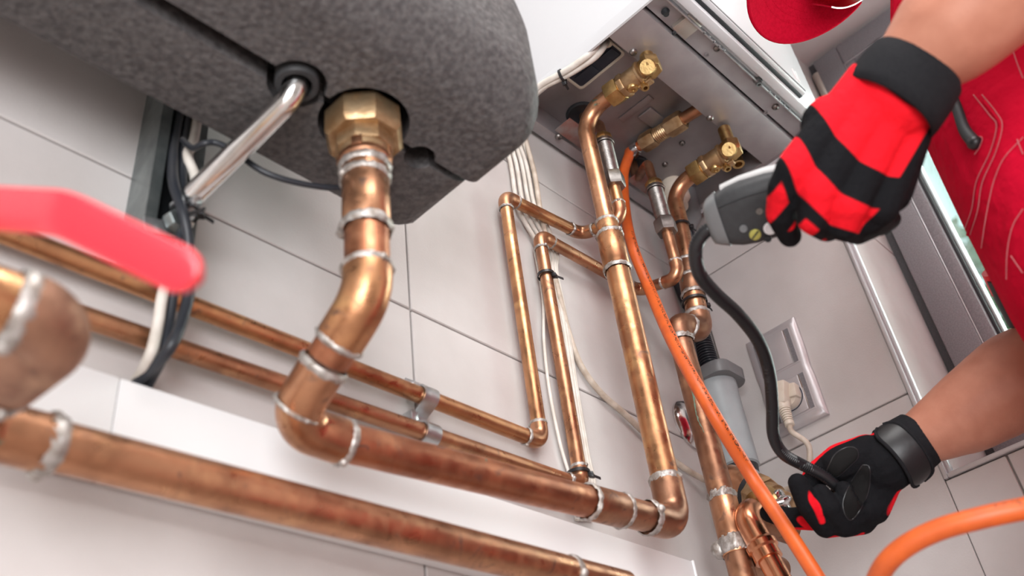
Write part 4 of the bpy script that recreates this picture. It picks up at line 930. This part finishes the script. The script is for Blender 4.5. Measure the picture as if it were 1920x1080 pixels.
for a, c in zip(gsp, gsp[1:]):
    d = (c-a).length; k = 0
    while L+d >= pitch: t_ = pitch-L; a = a.lerp(c, t_/d); d -= t_; L = 0; fine.append(a)
    L += d
MB().tube(fine, [.0060 if i % 2 else .0051 for i in range(len(fine))], 16).build('bendy_neck', 'black', det, smooth=80)
MB().tube([gsp[4], gsp[0]], .0068, 16).build('neck_boot', 'grey_mid', det)

# ================================================================== PERSON
Lw, Le, Ls = D(1692, 142, .700), D(2130, -290, .675), V((.675, -.07, .885))
Rw, Re, Rs = D(1706, 834, .965), D(2030, 640, .93), V((.985, -.10, .80))
PX, PY = .862, .012
hf = V((-.176, .794, -.581)).normalized(); hu = V((0, .5, .86)); hu = (hu-hf*hu.dot(hf)).normalized(); hr = hf.cross(hu)
neck, head = V((.832, -.025, .895)), D(1502, -77, 1.131)-hf*.072-hu*.034
person = thing('person', 'person in red workwear, red cap and gloves leaning in with bare forearms, holding a detector', 'person', (PX, PY, FLOOR))
b = MB()
b.capsule(D(1660, 200, .70), .0245, Lw+(Le-Lw)*.04, .0270); b.capsule(Lw, .0275, D(1785, 52, .688), .0410); b.capsule(D(1785, 52, .688), .0410, D(1900, -60, .678), .0475); b.capsule(D(1900, -60, .678), .0475, Le, .040); b.capsule(Le, .041, Ls, .052)
b.capsule(D(1668, 862, .962), .0225, Rw, .0245); b.capsule(Rw, .0250, D(1812, 775, .95), .0400); b.capsule(D(1812, 775, .95), .0400, D(1905, 714, .94), .0475); b.capsule(D(1905, 714, .94), .0475, Re, .042); b.capsule(Re, .043, Rs, .052)
b.capsule((PX, PY-.01, .45), .085, (.862, -.02, .78), .085); b.capsule(Ls, .054, Rs, .054); b.capsule(V((.84, -.04, .84)), .06, head-hu*.045-hf*.03, .054)
for sx in (-1, 1):
    b.capsule((PX+sx*.085, PY-.02, .42), .075, (PX+sx*.10, PY-.01, -.0), .052); b.capsule((PX+sx*.10, PY-.01, 0), .052, (PX+sx*.105, PY-.05, -.37), .038)
b.sphere(head, .088, 20, 14, (.86, 1.05, 1.18), Matrix((hr, hf, hu)).transposed()); b.capsule(head-hu*.05+hf*.045, .042, head-hu*.075+hf*.06, .028)
b.capsule(head+hf*.088-hu*.005, .008, head+hf*.108-hu*.028, .0125); b.capsule(head+hf*.085-hu*.058-hr*.016, .007, head+hf*.085-hu*.058+hr*.016, .007)
for sx in (-1, 1): b.sphere(head+hr*sx*.078-hu*.012-hf*.008, .026, 12, 8, (.35, .8, 1.15), Matrix((hr, hf, hu)).transposed())
body = remesh(b, 'body', .0055, 'skin', person, 8)
for sx in (-1, 1): MB().sphere(head+hf*.079+hr*sx*.031+hu*.008, .0125, 12, 8).build('eye', 'eye', person)
b = MB(); b.sphere(head-hf*.02+hu*.012, .0925, 24, 14, (.88, 1.02, 1.05), Matrix((hr, hf, hu)).transposed()); b.build('hair', 'hair', person)
# workwear: trunk, sleeves and trousers in one garment
b = MB()
def ring_e(c, a, d_, n=36, e=2.6):
    return [V(c)+V((a*math.copysign(abs(math.cos(q))**(2/e), math.cos(q)), d_*math.copysign(abs(math.sin(q))**(2/e), math.sin(q)), 0)) for q in [2*math.pi*k/n for k in range(n)]]
b.rings([ring_e((PX, PY-.02, .30), .17, .12), ring_e((PX, PY, .42), .178, .128), ring_e((PX, PY, .52), .172, .127), ring_e((PX, PY-.002, .62), .165, .126), ring_e((PX, PY-.01, .73), .172, .125), ring_e((.852, -.025, .82), .165, .112), ring_e((.845, -.04, .865), .11, .085)])
b.capsule(Ls, .082, Ls.lerp(Le, .42), .068); b.capsule(Rs, .082, Rs.lerp(Re, .42), .068); b.capsule(Ls, .080, Rs, .080); b.capsule((.845, -.04, .84), .075, neck-V((0, 0, .03)), .066)
for sx in (-1, 1):
    b.capsule((PX+sx*.085, PY-.01, .42), .105, (PX+sx*.10, PY-.01, .02), .078); b.capsule((PX+sx*.10, PY-.01, .02), .078, (PX+sx*.105, PY-.05, -.36), .066)
suit = remesh(b, 'workwear', .006, 'red_cloth', person, 6)
for sx in (-1, 1):
    q = V((PX+sx*.105, PY-.05, FLOOR))
    bb = MB(); bb.capsule(q+V((0, 0, .13)), .052, q+V((0, 0, .05)), .05); bb.capsule(q+V((0, -.04, .045)), .044, q+V((0, .16, .040)), .040); bt = remesh(bb, 'boot', .006, 'boot', person, 4)
    MB().box(q+V((-.05, -.085, .001)), q+V((.05, .20, .022))).build('sole', 'rubber', bt, bevel=.01)
from mathutils.bvhtree import BVHTree
sm_ = suit.data; bvh = BVHTree.FromPolygons([v.co.copy() for v in sm_.vertices], [tuple(p.vertices) for p in sm_.polygons])
def on_suit(px, py, lift):
    d = ray(px, py).normalized(); h, n_, _, _ = bvh.ray_cast(V((0, 0, 0)), d)
    return (h+n_*lift if n_.dot(d) < 0 else h-n_*lift) if h else None
def suit_path(pts, lift, k=10):
    flat = spline([(x, y, 0) for x, y in pts], k); out = [on_suit(p.x, p.y, lift) for p in flat]; return [p for p in out if p]
def stitch(pts):
    p = suit_path(pts, .0006, 14); b = MB(); acc = 0; i = 0
    for a, c in zip(p, p[1:]):
        d = (c-a).length
        if d > .03 or d < 1e-5: continue
        n_ = max(1, round(d/.0032))
        for j in range(n_): s_, e_ = a.lerp(c, j/n_), a.lerp(c, (j+.62)/n_); b.tube([s_, e_], .00045, 6)
    if b.v: b.build('stitching', 'thread', suit)
for pth in ([(1826, 178), (1856, 216), (1869, 236), (1858, 283), (1832, 340), (1823, 392), (1808, 434)], [(1842, 178), (1868, 210), (1880, 236), (1868, 285), (1843, 342), (1834, 395), (1820, 440)], [(1919, 258), (1884, 296), (1866, 335), (1856, 375), (1848, 418), (1841, 466)], [(1919, 392), (1900, 424), (1890, 470), (1888, 525)], [(1897, 480), (1919, 512)], [(1897, 86), (1907, 117), (1919, 148)], [(1800, 190), (1824, 250), (1842, 258), (1838, 275), (1828, 290)], [(1908, 262), (1919, 290)]):
    stitch(pth)
zp = suit_path([(1783, 168), (1798, 205), (1812, 244), (1830, 268)], .0015)
if len(zp) > 3: MB().tube(zp, [.0042+.0014*i/len(zp) for i in range(len(zp))], 12).build('zip', 'rubber', suit); MB().sphere(zp[-1], .0062, 12, 8).build('zip_pull', 'black', suit)
fl = suit_path([(1845, 190), (1864, 214), (1876, 238), (1864, 284), (1838, 341), (1829, 394), (1815, 440)], .0)
if len(fl) > 3: MB().tube(fl, .0016, 8).build('pocket_edge', 'red_cloth', suit)
hp_ = [D(1872, 514, .935), D(1890, 552, .94), D(1915, 600, .945)]
MB().tube(spline(hp_, 5), .013, 16, flat=1.5).build('hip_pouch', 'grey_dark', person); MB().tube(spline([p-RT*.006+UP*.003 for p in hp_[:2]], 5), .010, 14).build('pouch_edge', 'handle_red', person)
# cap: crown and curved brim
b = MB(); rg = []
for k in range(9):
    a = math.radians(90*k/8); rr_ = .102*math.cos(a)+.002; rg.append([head+hu*(.035+.088*math.sin(a))-hf*.006+hr*math.cos(q)*rr_*.88+hf*math.sin(q)*rr_*1.03 for q in [2*math.pi*i/32 for i in range(32)]])
cap = b.rings(rg).build('cap', 'cap_cloth', person, smooth=60)
BC = head+hf*.072+hu*.034
def brim_pt(a, t, lift): # a -1..1 across, t 0..1 outwards
    x = a*.089; y = math.sqrt(max(0, 1-a*a))*.100*t+(-.045*(a*a))*(1-t)+.0*t; y = y-.02*abs(a)**3*t
    return BC+hr*x+hf*y-hu*(.020*a*a+.010*t*t)+hu*lift
b = MB(); n_, m_ = 28, 8; top = [[brim_pt(math.sin(math.pi/2*(-1+2*i/n_)), j/m_, .0016) for j in range(m_+1)] for i in range(n_+1)]; bot = [[p-hu*.0032 for p in r_] for r_ in top]
vs = [p for r_ in top for p in r_]+[p for r_ in bot for p in r_]; o_ = (n_+1)*(m_+1); fs = []
I = lambda i, j: i*(m_+1)+j
for i in range(n_):
    for j in range(m_): fs.append((I(i, j), I(i+1, j), I(i+1, j+1), I(i, j+1))); fs.append((o_+I(i, j), o_+I(i, j+1), o_+I(i+1, j+1), o_+I(i+1, j)))
    fs.append((I(i, m_), I(i+1, m_), o_+I(i+1, m_), o_+I(i, m_)))
b.add(vs, fs); brim = b.build('brim', 'cap_cloth', cap, smooth=60)
b = MB()
for t_ in (.32, .42, .52, .62, .72):
    for i in range(46):
        a = -.8+1.6*i/45; p = brim_pt(a, t_, -.0019); q = brim_pt(a+.012, t_, -.0019); b.tube([p, q], .0004, 5)
b.build('stitching', 'red_cloth', brim)
b = MB(); b.tube([brim_pt(math.sin(math.pi/2*(-1+2*i/40)), 1, 0) for i in range(41)], .0022, 8); b.build('brim_edge', 'cap_cloth', brim)
gl = MB(); rg = []
for i in range(21):
    a = .55+.75*i/20; c = head+hu*.004+hf*(.028+.082*math.cos(a))+hr*(.082*math.sin(a)); n0 = (hf*math.cos(a)+hr*math.sin(a)); hh = .017-.004*abs(a)
    rg.append([c+hu*hh, c+hu*hh+n0*.0016, c-hu*hh+n0*.0016, c-hu*hh])
gl.rings(rg).build('safety_glasses', 'chrome', person, smooth=50)

def seg_dist(co, a, c):
    a = np.array(a); c = np.array(c); d = c-a; t = np.clip(((co-a)@d)/(d@d), 0, 1); return np.linalg.norm(co-a-t[:, None]*d, axis=1)
def poly_dist(co, pts): return np.min([seg_dist(co, a, c) for a, c in zip(pts, pts[1:])], axis=0)
def chain(b, pts, rs):
    for (a, c), (ra_, rc_) in zip(zip(pts, pts[1:]), zip(rs, rs[1:])): b.capsule(a, ra_, c, rc_, 12)
# left glove: back of the hand to the viewer, fingers curled round the detector
b = MB()
b.capsule(D(1718, 128, .700), .0310, D(1672, 190, .700), .0325)
for w_, k_, r0, r1 in (((1628, 150, .700), (1492, 318, .692), .0165, .0148), ((1650, 172, .696), (1535, 358, .688), .0185, .0150), ((1678, 195, .696), (1590, 383, .689), .0180, .0148), ((1716, 215, .702), (1650, 388, .696), .0165, .0140)): b.capsule(D(*w_), r0, D(*k_), r1)
b.capsule(D(1560, 235, .704), .0225, D(1660, 330, .706), .02); b.capsule(D(1700, 250, .715), .018, D(1668, 360, .712), .0165)
chain(b, [D(1492, 318, .692), D(1470, 352, .698), D(1463, 402, .712), D(1481, 442, .728)], [.0142, .0118, .0108, .0090])
chain(b, [D(1535, 358, .688), D(1524, 411, .692), D(1550, 428, .716), D(1580, 422, .740)], [.0148, .0112, .0104, .0090])
chain(b, [D(1590, 383, .689), D(1580, 424, .696), D(1608, 434, .720), D(1636, 425, .742)], [.0148, .0110, .0102, .0090])
chain(b, [D(1650, 388, .696), D(1632, 414, .704), D(1650, 418, .724), D(1668, 410, .742)], [.0140, .0108, .0100, .0088])
chain(b, [D(1640, 245, .722), D(1585, 290, .765), D(1530, 315, .782), D(1498, 330, .784)], [.0185, .0140, .0120, .0105])
P0 = D(1700, 155, .70); E1 = (D(1545, 400, .70)-P0).normalized(); E2 = FW.cross(E1).normalized()
if E2.dot(RT) < 0: E2 = -E2
pipv = [((D(*q)-P0).dot(E2)) for q in ((1466, 385, .70), (1533, 412, .7), (1590, 424, .7), (1640, 415, .7))]
def left_field(co):
    r_ = co-np.array(P0); u_ = r_@np.array(E1); v_ = r_@np.array(E2); d_ = co@np.array(FW); ue = u_+9.0*v_**2
    band = lambda a, c: np.minimum(ue-a, c-ue)
    s = np.maximum(band(.024, .0725), band(.0985, .1185))
    fing = np.max([.0068-np.abs(v_-(pv-.0050)) for pv in pipv], axis=0)
    s = np.maximum(s, np.minimum(band(.1265, .157), fing))
    s = np.minimum(s, .0275-v_+.0); s = np.minimum(s, .7115-d_)
    gaps = np.min([np.abs(v_-(a+c)/2)-.0022 for a, c in zip(pipv, pipv[1:])], axis=0)
    return np.minimum(s, np.where(ue > .121, gaps, 1))
gl_l = remesh(b, 'glove', .0017, 'glove', person, 5, ('red_cloth', left_field)); gl_l['label'] = 'red and black glove with black cuff seen from the back'
b = MB(); ax_ = (D(1642, 232, .700)-D(1716, 132, .700)).normalized()
b.lathe(D(1720, 126, .700), ax_, [(0, .0300), (-.001, .0335), (.002, .0358), (.015, .0376), (.030, .0382), (.037, .0376), (.038, .0355)], 40, cap=False); b.build('cuff', 'knit_black', gl_l, smooth=60)
# right glove: palm towards the viewer, pinching the neck of the detector
b = MB()
b.capsule(D(1712, 832, .962), .0285, D(1655, 870, .958), .0300)
for w_, k_, r0, r1 in (((1640, 850, .962), (1575, 950, .960), .0170, .0160), ((1650, 880, .958), (1590, 972, .952), .0180, .0160), ((1655, 900, .956), (1615, 972, .948), .0170, .0155), ((1660, 905, .956), (1640, 955, .948), .0155, .0145)): b.capsule(D(*w_), r0, D(*k_), r1)
b.capsule(D(1625, 850, .958), .0190, D(1572, 872, .958), .0170)
chain(b, [D(1625, 850, .958), D(1575, 862, .965), D(1535, 888, .968), D(1512, 915, .962)], [.0185, .0165, .0135, .0105])
chain(b, [D(1575, 955, .962), D(1530, 972, .968), D(1480, 972, .978), D(1442, 962, .985)], [.0150, .0125, .0110, .0095])
chain(b, [D(1590, 975, .950), D(1548, 985, .938), D(1515, 945, .930), D(1496, 906, .932)], [.0150, .0125, .0118, .0098])
chain(b, [D(1615, 975, .946), D(1582, 985, .932), D(1556, 952, .926), D(1540, 925, .932)], [.0145, .0118, .0108, .0092])
chain(b, [D(1640, 955, .946), D(1608, 968, .932), D(1590, 940, .928), D(1582, 918, .934)], [.0135, .0108, .0098, .0086])
rims = [([D(1506, 884, .975), D(1524, 850, .975), D(1560, 826, .972), D(1600, 813, .970), D(1630, 806, .970)], .0125), ([D(1521, 900, .918), D(1524, 935, .918), D(1540, 975, .926)], .0042), ([D(1500, 975, .960), D(1530, 1000, .960), D(1470, 995, .975)], .0050), ([D(1560, 1004, .936), D(1610, 1000, .936)], .0055), ([D(1652, 955, .944), D(1676, 925, .950)], .0085)]
gl_r = remesh(b, 'glove', .0019, 'glove', person, 3, ('red_cloth', lambda co: np.max([r_-poly_dist(co, [tuple(p) for p in P_]) for P_, r_ in rims], axis=0))); gl_r['label'] = 'black palmed glove with wrist strap, fingers folded'
ax_ = (D(1650, 875, .958)-D(1716, 828, .963)).normalized(); c0 = D(1722, 824, .963)
b = MB(); b.lathe(c0, ax_, [(0, .0262), (-.001, .0290), (.012, .0305), (.03, .0315), (.031, .0300)], 40, cap=False); b.build('cuff', 'knit_black', gl_r, smooth=60)
vw = -(c0.normalized()); vw = (vw-ax_*vw.dot(ax_)).normalized(); sv = ax_.cross(vw); rg = []
for i in range(25):
    a = -1.5+2.6*i/24; n0 = vw*math.cos(a)+sv*math.sin(a); wd_ = .013*math.sqrt(max(0.06, 1-max(0, (abs(i-12)-7)/5.2)**2)); c = c0+ax_*.027
    rg.append([c+n0*.0300-ax_*wd_, c+n0*.0338-ax_*wd_, c+n0*.0345-ax_*wd_*.5, c+n0*.0345+ax_*wd_*.5, c+n0*.0338+ax_*wd_, c+n0*.0300+ax_*wd_])
sp_ = MB().rings(rg).build('wrist_strap', 'leather', gl_r, smooth=50)
for k in (1, 4): MB().tube([r_[k] for r_ in rg], .0018, 8).build('strap_piping', 'knit_black', sp_)

# stitched pads on the palm of the right glove
_m = gl_r.data; gb = BVHTree.FromPolygons([v.co.copy() for v in _m.vertices], [tuple(p.vertices) for p in _m.polygons])
M['pad'] = mat('pad_suede', (.012, .0115, .0115), .9, 0, spec=.08)
def glove_patch(pts, name):
    lp = spline([(x, y, 0) for x, y in pts+pts[:1]], 5)[:-1]; out = []
    def hit(x, y, l):
        d = ray(x, y).normalized(); h, n_, _, _ = gb.ray_cast(V((0, 0, 0)), d)
        return h-d*l if h else None
    cx_, cy_ = sum(p.x for p in lp)/len(lp), sum(p.y for p in lp)/len(lp); rg = []
    for k, l in ((1, .0002), (.93, .0016), (.75, .0022), (.5, .0024), (.25, .0024)):
        r_ = [hit(cx_+(p.x-cx_)*k, cy_+(p.y-cy_)*k, l) for p in lp]
        if any(q is None for q in r_): return
        rg.append(r_)
    pd = MB().rings(rg).build(name, 'pad', gl_r, smooth=70)
    MB().tube(rg[0]+rg[0][:1], .0008, 6).build('pad_seam', 'black', pd)
glove_patch([(1551, 881), (1565, 853), (1587, 839), (1606, 842), (1608, 858), (1592, 875), (1570, 894), (1554, 897)], 'thumb_pad')
glove_patch([(1617, 872), (1629, 875), (1631, 897), (1626, 928), (1609, 961), (1594, 975), (1583, 961), (1581, 939), (1592, 911), (1607, 886)], 'palm_pad')
# raised recycling letters on the grey cup
fc = bpy.data.curves.new('marking', 'FONT'); fc.body = 'PP'; fc.size = .0075; fc.extrude = .00025; fc.align_x = 'CENTER'; fc.materials.append(M['grey'])
_to = bpy.data.objects.new('tmp', fc); COL.objects.link(_to); _me = bpy.data.meshes.new_from_object(_to.evaluated_get(bpy.context.evaluated_depsgraph_get())); bpy.data.objects.remove(_to)
fo_ = bpy.data.objects.new('marking', _me); COL.objects.link(fo_); fo_.parent = trap; fo_.matrix_parent_inverse = trap.matrix_world.inverted()
q = aX(1353, 852, tx); nn = (V((0, 0, 0))-V((tx, ty, q.z))); nn.z = 0; nn.normalize(); sdv = V((0, 0, 1)).cross(nn)
nn = (nn-sdv*.25).normalized(); sdv = V((0, 0, 1)).cross(nn); pp = V((tx, ty, q.z))+nn*.0262
fo_.matrix_world = Matrix(((sdv.x, 0, nn.x, pp.x), (sdv.y, 0, nn.y, pp.y), (sdv.z, 1, nn.z, pp.z), (0, 0, 0, 1)))
